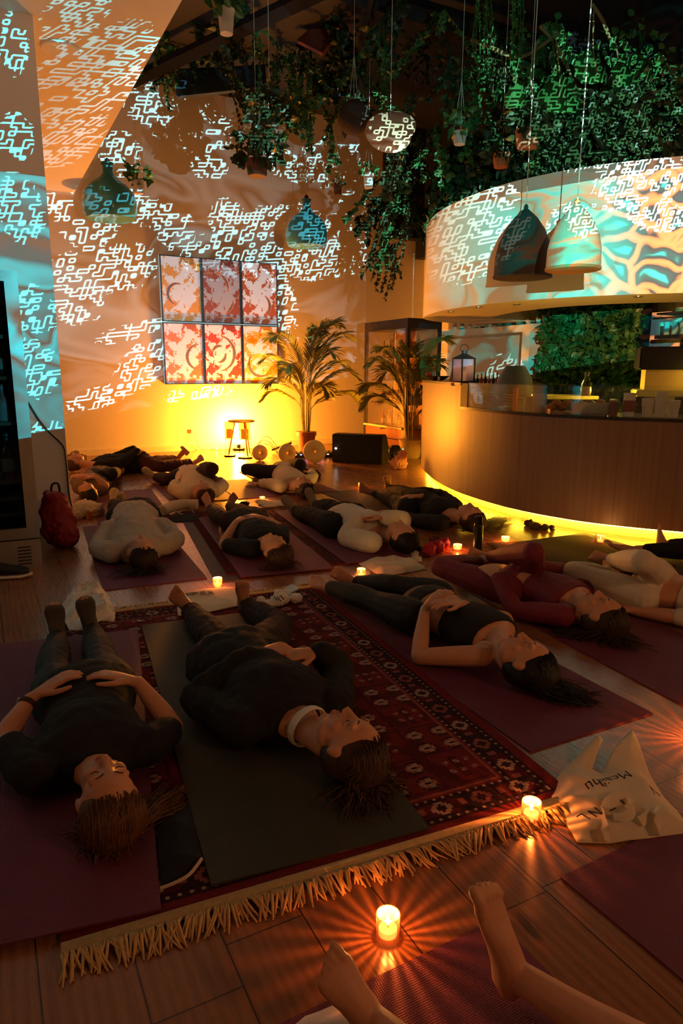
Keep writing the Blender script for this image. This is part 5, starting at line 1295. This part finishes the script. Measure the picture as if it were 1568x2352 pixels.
# along the bar
J7 = dict(up=(.35, -.93, .0), fn=(.1, .1, 1), head=P(1080, 1188, .12))
J7.update(sh=[P(1010, 1205, .09), P(1050, 1162, .09)], hip=[P(935, 1168, .10), P(985, 1142, .10)], el=[P(950, 1195, .05), P(1010, 1135, .06)], wr=[P(900, 1178, .04), P(965, 1140, .2)])
J7['hd'] = [V((-.3, .95, 0)), V((-.5, .4, 0))]; J7['kn'] = [P(905, 1150, .09), P(940, 1135, .09)]; J7['an'] = [P(862, 1135, .055), P(893, 1122, .055)]; J7['to'] = [P(832, 1122, .14), P(895, 1098, .19)]
person('person in black lying closest to the foot of the bar with long brown hair', J7, .008, 'black_top', 'trousers', (.05, .022, .012), 1, None, seed=7, topm=black_c, botm=black_c, sleeve=1.4, g=.018, fold=.01, hair=[(1125, 1205, .05), (1080, 1215, .05), (1150, 1190, .05)], hair_n=110, thumbs=(-1, 1))
# white hoodie
J8 = dict(up=(.35, -.93, .0), fn=(.05, .1, 1), head=P(922, 1232, .12))
J8.update(sh=[P(850, 1250, .09), P(895, 1200, .09)], hip=[P(765, 1208, .10), P(815, 1182, .10)], el=[P(795, 1235, .08), P(925, 1195, .09)], wr=[P(822, 1192, .2), P(885, 1190, .22)])
J8['hd'] = [nz(P(882, 1184, .24)-P(830, 1192, .22)), nz(P(845, 1185, .24)-P(880, 1190, .23))]; J8['kn'] = [P(728, 1190, .10), P(765, 1168, .10)]; J8['an'] = [P(677, 1173, .055), P(725, 1162, .055)]; J8['to'] = [P(651, 1138, .19), P(708, 1120, .22)]
person('person in a white hoodie with both hands on the chest and grey socks', J8, .007, 'hoodie', 'trousers', (.012, .008, .007), 1.04, mat('stone_sock', (.30, .24, .17), .95), seed=8, topm=hoodm, botm=black_c, sleeve=1.95, g=.03, fold=.012, thumbs=(-1, 1), topr=(-.05, 1.04), hair=[(960, 1262, .02)], hair_n=40)
# black tee
J9 = dict(up=(.16, -.98, .0), fn=(-.30, .25, 1), head=P(632, 1262, .12))
J9.update(sh=[P(572, 1262, .09), P(650, 1232, .09)], hip=[P(535, 1202, .10), P(592, 1192, .10)], el=[P(512, 1252, .05), P(648, 1215, .09)], wr=[P(541, 1200, .17), P(600, 1190, .2)])
J9['hd'] = [nz(P(580, 1172, .22)-P(545, 1195, .19)), nz(P(560, 1178, .22)-P(595, 1188, .21))]; J9['kn'] = [P(510, 1190, .12), P(560, 1178, .12)]; J9['an'] = [P(483, 1168, .055), P(525, 1165, .055)]; J9['to'] = [P(468, 1132, .19), P(541, 1138, .17)]
person('person in black tee with folded hands, between the beige sweater and white hoodie people', J9, .007, 'tee_shirt', 'trousers', (.055, .024, .012), 1, None, seed=9, topm=black_c, botm=bw, sleeve=.8, g=.014, thumbs=(-1, 1), hair=[(650, 1298, .05), (620, 1305, .04)], hair_n=110)
# beige sweater
J10 = dict(up=(.06, -1, .0), fn=(.1, .15, 1), head=P(325, 1268, .12))
J10.update(sh=[P(248, 1270, .09), P(385, 1252, .09)], hip=[P(275, 1190, .10), P(342, 1183, .10)], el=[P(222, 1258, .08), P(405, 1238, .08)], wr=[P(250, 1208, .12), P(370, 1200, .14)])
J10['hd'] = [V((.5, .7, .2)), V((-.5, .7, .2))]; J10['kn'] = [P(270, 1168, .14), P(335, 1162, .14)]; J10['an'] = [P(262, 1158, .055), P(285, 1160, .055)]; J10['to'] = [P(263, 1122, .20), P(279, 1136, .17)]
person('person in an oatmeal knit sweater seen from the crown, left of the black-tee person', J10, .007, 'sweater', 'trousers', (.03, .016, .009), 1.02, cream_s, seed=10, topm=oat, botm=black_c, sleeve=1.95, g=.024, fold=.016, topr=(-.08, 1.08), hair=[(310, 1312, .06), (345, 1310, .05)], hair_n=80, thumbs=(-1, 1))
# hands behind head near pier
J11 = dict(up=(-.2, -.98, .0), fn=(-.25, .3, 1), head=P(203, 1132, .12))
J11.update(sh=[P(178, 1120, .09), P(232, 1125, .09)], hip=[P(215, 1092, .10), P(245, 1092, .10)], el=[P(168, 1098, .14), P(243, 1118, .12)], wr=[P(202, 1093, .22), P(222, 1096, .22)])
J11['hd'] = [V((.5, .5, 0)), V((-.5, .5, 0))]; J11['kn'] = [P(232, 1092, .18), P(258, 1088, .2)]; J11['an'] = [P(262, 1085, .06), P(272, 1082, .06)]; J11['to'] = [P(285, 1076, .08), P(290, 1079, .06)]
person('person with dark hair and bare arms lying just right of the pier foot', J11, .009, 'top', 'trousers', (.02, .012, .008), .98, None, seed=11, topm=mat('grey_top', (.2, .14, .08), .9), botm=black_c, sleeve=.6, g=.012)
# along the back wall: body runs left to right
J12 = dict(head=P(172, 1062, .12), up=(-1, -.1, 0), fn=(0, .1, 1))
a0 = P(205, 1072, .10); ax = V((1, .03, 0)); sd = V((0, -1, 0)); J12.update(sh=[a0+V((.1, .14, 0)), a0+V((.1, -.14, 0))], hip=[a0+V((.62, .10, .02)), a0+V((.62, -.10, .02))])
J12['el'] = [a0+V((.38, .26, .06)), a0+V((.36, -.22, .06))]; J12['wr'] = [a0+V((.56, .14, .16)), a0+V((.56, -.1, .16))]; J12['hd'] = [V((.5, -.5, 0)), V((.5, .5, 0))]
J12['kn'] = [P(350, 1062, .13), P(368, 1072, .10)]; J12['an'] = [P(405, 1054, .06), P(440, 1064, .055)]; J12['to'] = [P(417, 1036, .20), P(468, 1044, .15)]
person('person in black lying parallel to the back wall with feet toward the lamp', J12, .010, 'shirt', 'trousers', (.1, .06, .03), 1.05, None, seed=12, topm=black_c, botm=mat('maroon_trousers', (.06, .015, .02), .9), sleeve=2, g=.03, fold=.02)
# cream top with one sock
J13 = dict(up=(.05, -1, .0), fn=(-.1, .2, 1), head=P(467, 1130, .12))
J13.update(sh=[P(418, 1135, .09), P(500, 1128, .09)], hip=[P(418, 1093, .10), P(458, 1092, .10)], el=[P(398, 1122, .10), P(512, 1115, .10)], wr=[P(418, 1088, .16), P(478, 1085, .2)])
J13['hd'] = [V((.4, .8, 0)), V((-.4, .8, 0))]; J13['kn'] = [P(388, 1102, .09), P(487, 1078, .30)]; J13['an'] = [P(358, 1096, .06), P(462, 1072, .06)]; J13['to'] = [P(332, 1078, .17), P(450, 1066, .06)]
person('person in a cream top with one pale sock and one raised knee near the lamp', J13, .008, 'top', 'trousers', (.08, .035, .015), 1.03, cream_s, seed=13, topm=creamt, botm=bw, sleeve=1.2, g=.022, fold=.012, topr=(-.05, 1.04), hair=[(462, 1155, .03)], hair_n=40)
# cream top, dark knees
J14 = dict(up=(.3, -.95, .0), fn=(.15, .2, 1), head=P(697, 1118, .12))
J14.update(sh=[P(640, 1118, .09), P(702, 1108, .09)], hip=[P(640, 1090, .10), P(672, 1082, .10)], el=[P(622, 1112, .06), P(718, 1098, .08)], wr=[P(600, 1110, .04), P(715, 1085, .1)])
J14['hd'] = [V((-.9, .2, 0)), V((-.3, .8, 0))]; J14['kn'] = [P(565, 1078, .12), P(690, 1068, .24)]; J14['an'] = [P(600, 1075, .06), P(640, 1068, .06)]; J14['to'] = [P(590, 1068, .06), P(625, 1060, .08)]
person('person in a cream top with dark trousers and spread bent knees right of the lamp', J14, .008, 'top', 'trousers', (.05, .025, .012), 1.02, None, seed=14, topm=creamt, botm=black_c, sleeve=1.9, g=.022, fold=.012, hair=[(705, 1135, .04)], hair_n=50, topr=(-.05, 1.04))
# bare feet at the bottom: the rest of this person lies behind the frame
J15 = dict(up=(0, -1, 0), fn=(0, .05, 1)); A0 = P(856, 2345, .07); A1 = P(1195, 2245, .085)
hc15 = V((.72, -.05, .10)); sc15 = V((.72, -.55, .09)); J15.update(hip=[hc15-V((.1, 0, 0)), hc15+V((.14, 0, 0))], sh=[sc15-V((.17, 0, 0)), sc15+V((.17, 0, 0))], head=V((.72, -.78, .12)))
J15['el'] = [V((.46, -.3, .06)), V((.98, -.3, .06))]; J15['wr'] = [V((.42, -.06, .05)), V((1.02, -.06, .05))]; J15['hd'] = [V((0, 1, 0)), V((0, 1, 0))]
J15['an'] = [V((A0.x, A0.y, A0.z)), A1]; J15['to'] = [P(765, 2215, .20), P(1147, 2036, .27)]
J15['kn'] = [V((.68, .38, .14)), V((1.01, .38, .10))]
fx = nz(J15['to'][1]-J15['an'][1]); print('foot len', (J15['to'][1]-J15['an'][1]).length, (J15['to'][0]-J15['an'][0]).length)
person('barefoot person whose two feet reach into the bottom of the view', J15, .004, 'top', 'shorts', (.05, .03, .02), 1, None, seed=15, topm=black_c, botm=black_c, sleeve=1, ank=.0, g=.012, big=(1, -1))

# ---------------------------------------------------------------- candles
wax = mat('wax', (.9, .8, .6), .5, emit=(1, .50, .12), es=5)  # emission stands in for flame light soaking through the wax
flame = emis('flame', (1, .62, .2), 30)
pinkglass = glass('rose_glass', (1., .66, .5), .2, .12)
def candle(x, y, label, e=1.6, rays=0, r=.026, h=.062, seed=0, z=0):
    q = P(x, y, z); t_ = thing('votive_candle', label, 'candle', q)
    n = 40; mb = MB(); prof = [(r*.9, 0), (r*.96, .004), (r, h*.3), (r*1.03, h), (r*.96, h), (r*.92, h*.3), (r*.85, .009), (0, .009)]
    vs = []; 
    for rr0, zz in prof:
        for k in range(n): a = 2*PI*k/n; f_ = 1+(.035 if (k % 2 and rr0 > r*.93) else 0); vs.append(q+V((rr0*f_*math.cos(a), rr0*f_*math.sin(a), zz)))
    fs = [(i*n+k, i*n+(k+1) % n, (i+1)*n+(k+1) % n, (i+1)*n+k) for i in range(len(prof)-1) for k in range(n)]
    mb.add(vs, fs); mb.build('glass_cup', pinkglass, t_)
    MB().lathe(q, [(r*.82, .01), (r*.82, h*.42), (r*.5, h*.40), (0, h*.42)], 20).build('wax', wax, t_)
    MB().cap(q+V((0, 0, h*.42)), q+V((0, 0, h*.55)), .0012, .001, 5).build('wick', blackm, t_)
    MB().lathe(q, [(0, h*.5), (.004, h*.56), (.0055, h*.66), (.003, h*.84), (0, h*.98)], 10).build('flame', flame, t_)
    lo = point('votive_candle_light', q+V((0, 0, h*1.02)), (1, .50, .12), e*.6, .003)
    if rays:
        L = lo.data; L.use_nodes = True; t = NT(L.node_tree); em = L.node_tree.nodes['Emission']
        g = t.n('NewGeometry'); sp = t.n('SeparateXYZ'); t.l(g.outputs['Incoming'], sp.inputs[0])
        an = t.m('ARCTAN2', sp.outputs[1], sp.outputs[0])
        s_ = t.m('SINE', t.m('ADD', t.m('MULTIPLY', an, 22.0), seed*1.0))
        s2 = t.m('SINE', t.m('ADD', t.m('MULTIPLY', an, 4.0), seed+1.3))
        s3 = t.m('POWER', t.m('ADD', t.m('MULTIPLY', s_, .5), .5), 1.6)
        k = t.m('ADD', .45, t.m('MULTIPLY', s3, t.m('ADD', 2.2, t.m('MULTIPLY', s2, .7))))
        up_ = t.m('LESS_THAN', sp.outputs[2], -.17); dn = t.m('GREATER_THAN', sp.outputs[2], -.85)
        fac = t.m('ADD', t.m('MULTIPLY', t.m('MULTIPLY', up_, dn), k), t.m('MULTIPLY', t.m('SUBTRACT', 1.0, t.m('MULTIPLY', up_, dn)), .5))
        t.l(t.m('MULTIPLY', fac, rays), em.inputs[1])
    return t_
candle(890, 2152, 'ribbed glass votive with a bright flame between the bare feet and the fringe', 2.2, 1.0, seed=1)
candle(1218, 1884, 'votive candle beside the near corner of the rug and the canvas tote', 2.2, 1.0, seed=2)
candle(1600, 1700, 'votive candle just beyond the right edge whose rays fall on the floor', 2.6, 1.3, seed=3)
candle(500, 1350, 'votive candle behind the printed cloth bag at the far edge of the rug', 2.6, 0, seed=4)
candle(829, 1328, 'votive candle glowing beside the white tote left of the burgundy knee', 1.6, 0, seed=5)
candle(1050, 1264, 'votive candle left of the black bottle', 2.4, 1.0, h=.045, r=.03, seed=6)
candle(1160, 1246, 'votive candle right of the black bottle', 2.4, 1.3, h=.045, r=.03, seed=7)
candle(602, 1150, 'tiny votive candle beyond the folded cloth in the middle of the room', 2.0, 0, seed=8, h=.04)
candle(828, 1120, 'votive candle by the toes of the person nearest the bar', 2.0, 0, seed=9, h=.05)
candle(385, 1087, 'tiny votive candle behind the far plum mat on the left', 1.2, 0, seed=10, h=.035)
candle(1378, 1248, 'votive candle in front of the bare feet at the right', 1.6, 0, seed=11)
t_ = candle(375, 1180, 'unlit-looking amber votive left of the rolled white towel', .25, 0, seed=12)
# tumblers
def tumbler(x, y, label, r=.035, h=.09, m=glassm):
    q = P(x, y); o = MB().lathe((0, 0, 0), [(r*.8, 0), (r*.85, 0), (r, h), (r*.95, h), (r*.8, .01), (0, .01)], 20).build('tumbler', m); o.location = q; tag(o, label, 'glass')
tumbler(1204, 1195, 'clear water glass on the floor against the glowing bar foot')
tumbler(325, 1428, 'clear glass standing on the far edge of the red rug', .03, .07)
tumbler(1372, 1252, 'clear glass just behind the candle before the bare feet')
tumbler(205, 1180+12, 'small amber glass beside the crumpled bag at the pier', .03, .06, glass('amber_tumbler', (.9, .5, .1), .3))
# black bottle
q = P(1096, 1268); t_ = thing('drinking_bottle', 'tall matt black drinking bottle standing between two candles', 'bottle', q)
MB().lathe(q, [(.030, 0), (.034, .004), (.034, .19), (.030, .205), (.026, .21), (0, .21)], 26).build('bottle_body', mat('matt_black', (.012, .012, .012), .35), t_); MB().lathe(q, [(.027, .208), (.028, .21), (.028, .26), (.024, .265), (0, .265)], 26).build('cap', mat('cap_black', (.02, .02, .02), .3, .4), t_)
# crumpled dark thing near the strip
def crumple(pts, label, name, m, hgt=.05, seed=1, cat='cloth', vox=.008, fold=.02, zz=0):
    mb = MB(); rr = random.Random(seed)
    for x, y, r_ in pts:
        q = P(x, y, zz); mb.ell(q+V((0, 0, hgt*.4)), AX, (r_, r_*.9, hgt*.6+.004), 12, 8)
    o = remesh(mb, name, vox, m, None, 2, fold, 22, seed, flat=zz+.001); return tag(o, label, cat)
crumple([(1215, 1208, .045), (1230, 1214, .05), (1250, 1217, .035), (1268, 1220, .02)], 'dark crumpled cord or glove lying on the yellow-lit floor', 'crumpled_scarf', mat('olive_cloth', (.08, .06, .02), .9), .05, 3, vox=.006)
crumple([(560, 1165, .05)], 'small dark bundle between the bare feet of the black-tee person', 'bundle', black_c, .06, 4)
crumple([(722, 1098, .08), (705, 1095, .05)], 'dark cap lying beside the far cream-topped head', 'cap', black_c, .09, 5)
crumple([(1005, 1268, .05), (1020, 1262, .04), (985, 1275, .05)], 'bright crimson cloth tucked behind the burgundy knee', 'crimson_cloth', mat('crimson', (.45, .02, .06), .8), .09, 6)
crumple([(1000, 1245, .05), (1015, 1250, .03)], 'small dark pouch by the left candle', 'pouch', mat('maroon_pouch', (.12, .02, .02), .8), .04, 7)
crumple([(175, 1190, .09), (205, 1182, .10), (225, 1185, .06), (190, 1180, .08)], 'crumpled pale canvas bag on the floor beside the pier', 'canvas_bag', linen, .12, 8, 'bag', fold=.03)
crumple([(175, 1062, .09), (165, 1068, .07), (190, 1070, .07)], 'crumpled blond-brown scarf heap at the far left corner', 'scarf', mat('ochre_cloth', (.35, .22, .08), .9), .16, 9, fold=.03)
crumple([(612, 1158, .09), (630, 1160, .08), (600, 1152, .05)], 'folded pale towel beyond the grey socks', 'towel', linen, .02, 10, fold=.008)
# backpack
q = P(138, 1262); t_ = thing('backpack', 'dark red backpack leaning on the pier beside the wine fridge', 'backpack', q); mb = MB()
mb.ell(q+V((.02, .10, .14)), AX, (.13, .10, .15)); mb.ell(q+V((.0, .12, .27)), AX, (.11, .09, .14)); mb.ell(q+V((.05, .03, .1)), AX, (.10, .08, .1)); mb.ell(q+V((-.02, .1, .36)), AX, (.07, .07, .06))
remesh(mb, 'pack_body', .01, mat('red_nylon', (.30, .02, .02), .6, bump=.2), t_, 3, .03, 10, 2)
mb = MB(); tube(mb, [q+V((-.02, .1, .40)), q+V((-.01, .08, .46)), q+V((.03, .1, .46)), q+V((.04, .12, .39))], .008); mb.build('strap', blackm, t_)
# black shoe/bag with white sole
q = P(12, 1330); t_ = thing('sneaker', 'black shoe with a pale sole in front of the wine fridge', 'shoe', q); mb = MB()
fd = V((.9, -.2, 0)).normalized(); sx_ = V((.2, .9, 0)).normalized()
mb.loft([q-fd*.14+V((0, 0, .07)), q-fd*.08+V((0, 0, .08)), q+V((0, 0, .06)), q+fd*.09+V((0, 0, .05)), q+fd*.14+V((0, 0, .045))], [(.03, .035), (.042, .05), (.042, .04), (.045, .03), (.025, .018)], sx_, 16); remesh(mb, 'upper', .006, plast, t_, 3)
mb = MB(); mb.loft([q-fd*.15+V((0, 0, .02)), q-fd*.1+V((0, 0, .018)), q+fd*.02+V((0, 0, .016)), q+fd*.1+V((0, 0, .018)), q+fd*.155+V((0, 0, .024))], [(.025, .012), (.042, .016), (.04, .014), (.047, .014), (.022, .01)], sx_, 16); mb.build('sole', mat('white_rubber', (.7, .65, .55), .6), t_)
q = P(15, 1285); mb = MB(); mb.ell(q+V((-.1, .1, .11)), AX, (.2, .14, .12)); o = remesh(mb, 'duffel_bag', .012, plast, None, 3, .03, 9, 4); tag(o, 'soft black bag slumped against the base of the wine fridge', 'bag')

# flat cloths -------------------------------------------------------------
def in_poly(p, poly):
    c = False; n = len(poly)
    for i in range(n):
        a, b = poly[i], poly[(i+1) % n]
        if (a.y > p.y) != (b.y > p.y) and p.x < (b.x-a.x)*(p.y-a.y)/(b.y-a.y)+a.x: c = not c
    return c
def edge_d(p, poly):
    m = 9
    for i in range(len(poly)):
        a, b = poly[i], poly[(i+1) % len(poly)]; ab = b-a; t_ = max(0, min(1, (p-a).dot(ab)/max(ab.length_squared, 1e-9))); m = min(m, (p-a-ab*t_).length)
    return m
def cloth(px, label, name, m, h=.02, seed=1, cat='cloth', step=.012, z0=.002, root=None, fs_=5, ridge=1.0, part='cloth_body', lift=None):
    poly = [P(x, y).to_2d() for x, y in px]; big = []
    for i in range(len(poly)):
        a, b = poly[i], poly[(i+1) % len(poly)]; n = max(1, int((b-a).length/step))
        for k in range(n): big.append(a.lerp(b, k/n))
    x0, x1 = min(p.x for p in poly), max(p.x for p in poly); y0, y1 = min(p.y for p in poly), max(p.y for p in poly); pts = list(big); rr = random.Random(seed)
    y = y0
    while y < y1:
        x = x0
        while x < x1:
            p = V((x+rr.uniform(-.2, .2)*step, y+rr.uniform(-.2, .2)*step))
            if in_poly(p, poly) and edge_d(p, poly) > step*.5: pts.append(p)
            x += step
        y += step
    res = geometry.delaunay_2d_cdt(pts, [(i, (i+1) % len(big)) for i in range(len(big))], [], 1, 1e-6)
    vs2, tris = res[0], res[2]; vs = []
    def hh(p):
        d = edge_d(p, poly); q = V((p.x*fs_, p.y*fs_, seed*2.1)); n = noise.noise(q)+.5*noise.noise(q*2.1)
        rdg = (1-abs(noise.noise(q*1.3+V((5, 1, 0))))*2.4); rdg = max(0, rdg)**2
        e = min(1, d/.05); l = lift(p) if lift else 0
        return h*(.35*e+.45*e*(n*.5+.5)+.6*rdg*ridge*(.25+.75*e))+.003+l
    N_ = len(vs2)
    for p in vs2: vs.append(V((p.x, p.y, z0+hh(p))))
    for p in vs2: vs.append(V((p.x, p.y, z0+max(0, hh(p)-.0035-h*.3) if lift is None else z0+max(0, hh(p)-.004))))
    fs = [tuple(t_) for t_ in tris]; fs += [tuple(N_+i for i in reversed(t_)) for t_ in tris]
    cnt = {}
    for t_ in tris:
        for i in range(3): e = (t_[i], t_[(i+1) % 3]); cnt[e] = 1
    for (a, b) in list(cnt):
        if (b, a) not in cnt: fs.append((a, b, N_+b, N_+a))
    mb = MB().add(vs, fs)
    if root: return mb.build(part, m, root, True, 0, False), hh
    o = mb.build(name, m, None, True, 0, False); return tag(o, label, cat), hh
def ribbon(mb, pts, w, side, th=.0012): return mb.loft(crom(pts, 8), (w, th), side, 8)
def text_part(s_, size, q, rz, root, m, tilt=0, font_shear=0, name='printed_lettering'):
    cu = bpy.data.curves.new('txt', 'FONT'); cu.body = s_; cu.size = size; cu.offset = -.0007; cu.extrude = .0006; cu.shear = font_shear; cu.align_x = 'CENTER'; cu.align_y = 'CENTER'
    o = bpy.data.objects.new('txt', cu); COL.objects.link(o); dg = bpy.context.evaluated_depsgraph_get(); me = bpy.data.meshes.new_from_object(o.evaluated_get(dg)); bpy.data.objects.remove(o)
    me.materials.clear(); me.materials.append(m); me.transform(Matrix.Translation(q) @ Matrix.Rotation(rz, 4, 'Z') @ Matrix.Rotation(tilt, 4, 'X'))
    x = bpy.data.objects.new(name, me); COL.objects.link(x); par(x, root); return x
def drape(o, hh, root, dz=.002):
    l = root_loc(root)
    bm = bmesh.new(); bm.from_mesh(o.data); bmesh.ops.triangulate(bm, faces=bm.faces); bmesh.ops.subdivide_edges(bm, edges=[e for e in bm.edges if e.calc_length() > .012], cuts=1)
    z_ = min(v.co.z for v in bm.verts)
    for v in bm.verts: p = V((v.co.x+l.x, v.co.y+l.y)); v.co.z = (v.co.z-z_)+hh(p)+dz-l.z
    bm.to_mesh(o.data); bm.free()
ink = mat('black_ink', (.012, .01, .01), .8)
# near tote
tp = [(1262, 1835), (1275, 1795), (1300, 1765), (1345, 1740), (1372, 1728), (1380, 1738), (1358, 1775), (1380, 1785), (1410, 1745), (1449, 1701), (1470, 1740), (1490, 1782), (1520, 1830), (1568, 1885), (1600, 1915), (1545, 1922), (1490, 1930), (1400, 1940), (1325, 1938)]
C1 = P(1372, 1730).to_2d(); C2 = P(1449, 1705).to_2d()
def lft(p): return .05*math.exp(-((p-C1).length/.10)**2)+.03*math.exp(-((p-C2).length/.12)**2)
q = P(1420, 1850); t_ = thing('tote_bag', 'large cream canvas tote with upside-down script lying on the floor at the right', 'tote bag', q)
o, hh = cloth(tp, '', '', linen, .030, 4, root=t_, part='bag_body', step=.010, lift=lft, fs_=4.5)
mb = MB(); a = P(1395, 1932, .02); b = P(1385, 1868, .035); ribbon(mb, [a, P(1388, 1900, .04), b, P(1400, 1838, .05), P(1440, 1822, .06), P(1456, 1850, .05), P(1440, 1875, .045), P(1408, 1876, .04)], .014, AX[2].cross(V((1, 0, 0)))*.3+V((1, .4, .4)).normalized()); mb.build('handle', linen, t_)
mb = MB(); ribbon(mb, [P(1515, 1918, .02), P(1520, 1890, .045), P(1512, 1862, .06), P(1500, 1858, .05), P(1490, 1872, .04), P(1470, 1888, .035)], .014, V((1, .4, .4)).normalized()); mb.build('handle', linen, t_)
o = text_part('Mcallhu', .056, P(1397, 1813, .0), PI-.09, t_, ink, 0, .25); drape(o, hh, t_)
o = text_part('V     A L Z N L', .05, P(1420, 1862, .0), PI-.03, t_, ink); drape(o, hh, t_)
o = text_part('>', .03, P(1385, 1828, .0), PI-.4, t_, ink); drape(o, hh, t_)
# bag with lettering under the feet
q = P(480, 1380); t_ = thing('printed_cloth_bag', 'pale cotton bag with printed words under bare feet at the rug edge', 'cloth bag', q)
o, hh = cloth([(407, 1408), (412, 1368), (445, 1362), (515, 1354), (552, 1356), (548, 1398), (480, 1412), (410, 1422)], '', '', linen, .014, 5, root=t_, part='bag_body', z0=.014, ridge=.5)
for k, (s_, x) in enumerate([('WE', 483), ('ARE', 466), ('ALL', 449), ('OF', 437), ('US', 424)]):
    o = text_part(s_, .052, P(x, 1373+k*.6, .0), -PI/2-.12, t_, ink); drape(o, hh, t_, .016)
cloth([(140, 1400), (160, 1372), (210, 1364), (245, 1366), (258, 1390), (268, 1412), (262, 1432), (230, 1430), (205, 1452), (160, 1452), (145, 1430)], 'crumpled white cotton shirt under the grey-socked feet', 'white_shirt', white, .06, 6, 'shirt', ridge=1.5, z0=.004, fs_=11, step=.009)
cloth([(822, 1296), (860, 1285), (905, 1282), (955, 1290), (978, 1308), (930, 1318), (870, 1326), (862, 1318)], 'pale tote bag with faint grey print beside a candle left of the burgundy knee', 'tote_bag', linen, .03, 7, 'tote bag')
cloth([(925, 1262), (945, 1262), (968, 1272), (968, 1292), (945, 1292)], 'small stiff cream packet by the dark-haired hoodie head', 'packet', linen, .05, 8, 'packet', ridge=.3)
cloth([(585, 1152), (600, 1148), (645, 1150), (650, 1162), (610, 1168)], 'folded pale green-edged cloth in the middle of the room', 'folded_cloth', linen, .012, 9)
cloth([(650, 2385), (700, 2340), (790, 2300), (830, 2330), (850, 2400), (760, 2440)], 'pale cloth peeking in under the left bare foot at the bottom', 'cloth', white, .03, 10)
cloth([(820, 1305), (835, 1300), (850, 1315), (850, 1335), (825, 1335), (812, 1322)], 'shiny clear plastic wrapper around the candle by the pale tote', 'wrapper', glass('plastic_wrap', (.95, .85, .75), .3, .1), .035, 11, 'wrapper')
# navy garment with pale piping between the two near mats
t_ = thing('navy_garment', 'dark navy garment with pale piping between the two nearest mats', 'garment', P(410, 1960)); o, hh = cloth([(360, 1905), (395, 1870), (440, 1850), (462, 1960), (466, 1985), (420, 2020), (370, 2045), (362, 1980)], '', '', mat('navy_cloth', (.010, .012, .020), .9), .02, 12, root=t_, z0=.012)
mb = MB(); tube(mb, [P(368, 2040, .02), P(400, 2028, .022), P(435, 2008, .024), P(463, 1972, .026)], .0045); mb.build('piping', mat('pale_piping', (.5, .42, .36), .8), t_)
# black knot scrunched socks/white towel with black stripes
crumple([(600, 1392, .03), (615, 1398, .035), (635, 1390, .045), (650, 1385, .04), (655, 1375, .035), (680, 1382, .04), (640, 1375, .03)], 'scrunched white sports socks with black stripes on the red rug', 'socks', white, .05, 13, 'socks', vox=.005, fold=.012, zz=.012)
t_ = bpy.data.objects['socks']; mb = MB()
for (x, y) in [(632, 1374), (640, 1376), (647, 1372)]:
    mb.loft([P(x-4, y-6, .06), P(x, y, .068), P(x+5, y+5, .06)], (.004, .0015), None, 6)
mb.build('stripes', ink, t_)
# rolled towel with strap
a, b = P(372, 1186), P(455, 1172); t_ = thing('rolled_towel', 'rolled cream towel with a strap left of the black-tee person', 'rolled towel', (a+b)/2)
pts = crom([a+V((0, 0, .05)), a.lerp(b, .35)+V((.0, .06, .06)), a.lerp(b, .7)+V((0, .08, .06)), b+V((0, 0, .05))], 8); mb = MB(); mb.loft(pts, [.045]+[.05]*(len(pts)-2)+[.042], None, 16); remesh(mb, 'roll', .008, creamt, t_, 3, .008, 14)
mb = MB(); ribbon(mb, [a.lerp(b, .35)+V((0, 0, .03)), a.lerp(b, .45)+V((.02, -.16, .01)), a.lerp(b, .65)+V((.02, -.2, .01)), a.lerp(b, .8)+V((0, 0, .03))], .008, AX[2]); mb.build('strap', white, t_)
q = P(420, 1192); cloth([(385, 1190), (440, 1180), (470, 1188), (460, 1200), (400, 1200)], 'dark cloth lying below the rolled towel', 'dark_cloth', black_c, .02, 14)
# phone on the rug
t_ = thing('phone', 'pale blue flat phone in a clear sleeve on the far corner of the red rug', 'phone', P(666, 1354)); z1 = .016
pp_ = [P(652, 1352, z1), P(672, 1344, z1), P(688, 1354, z1), P(668, 1364, z1)]
mb = MB().add(pp_+[p+V((0, 0, .009)) for p in pp_], [(3, 2, 1, 0), (4, 5, 6, 7), (0, 1, 5, 4), (1, 2, 6, 5), (2, 3, 7, 6), (3, 0, 4, 7)]); mb.build('body', mat('pale_blue', (.42, .50, .52), .3), t_, False, .002)
# small hair tie
print('OBJECTS', len(bpy.data.objects))
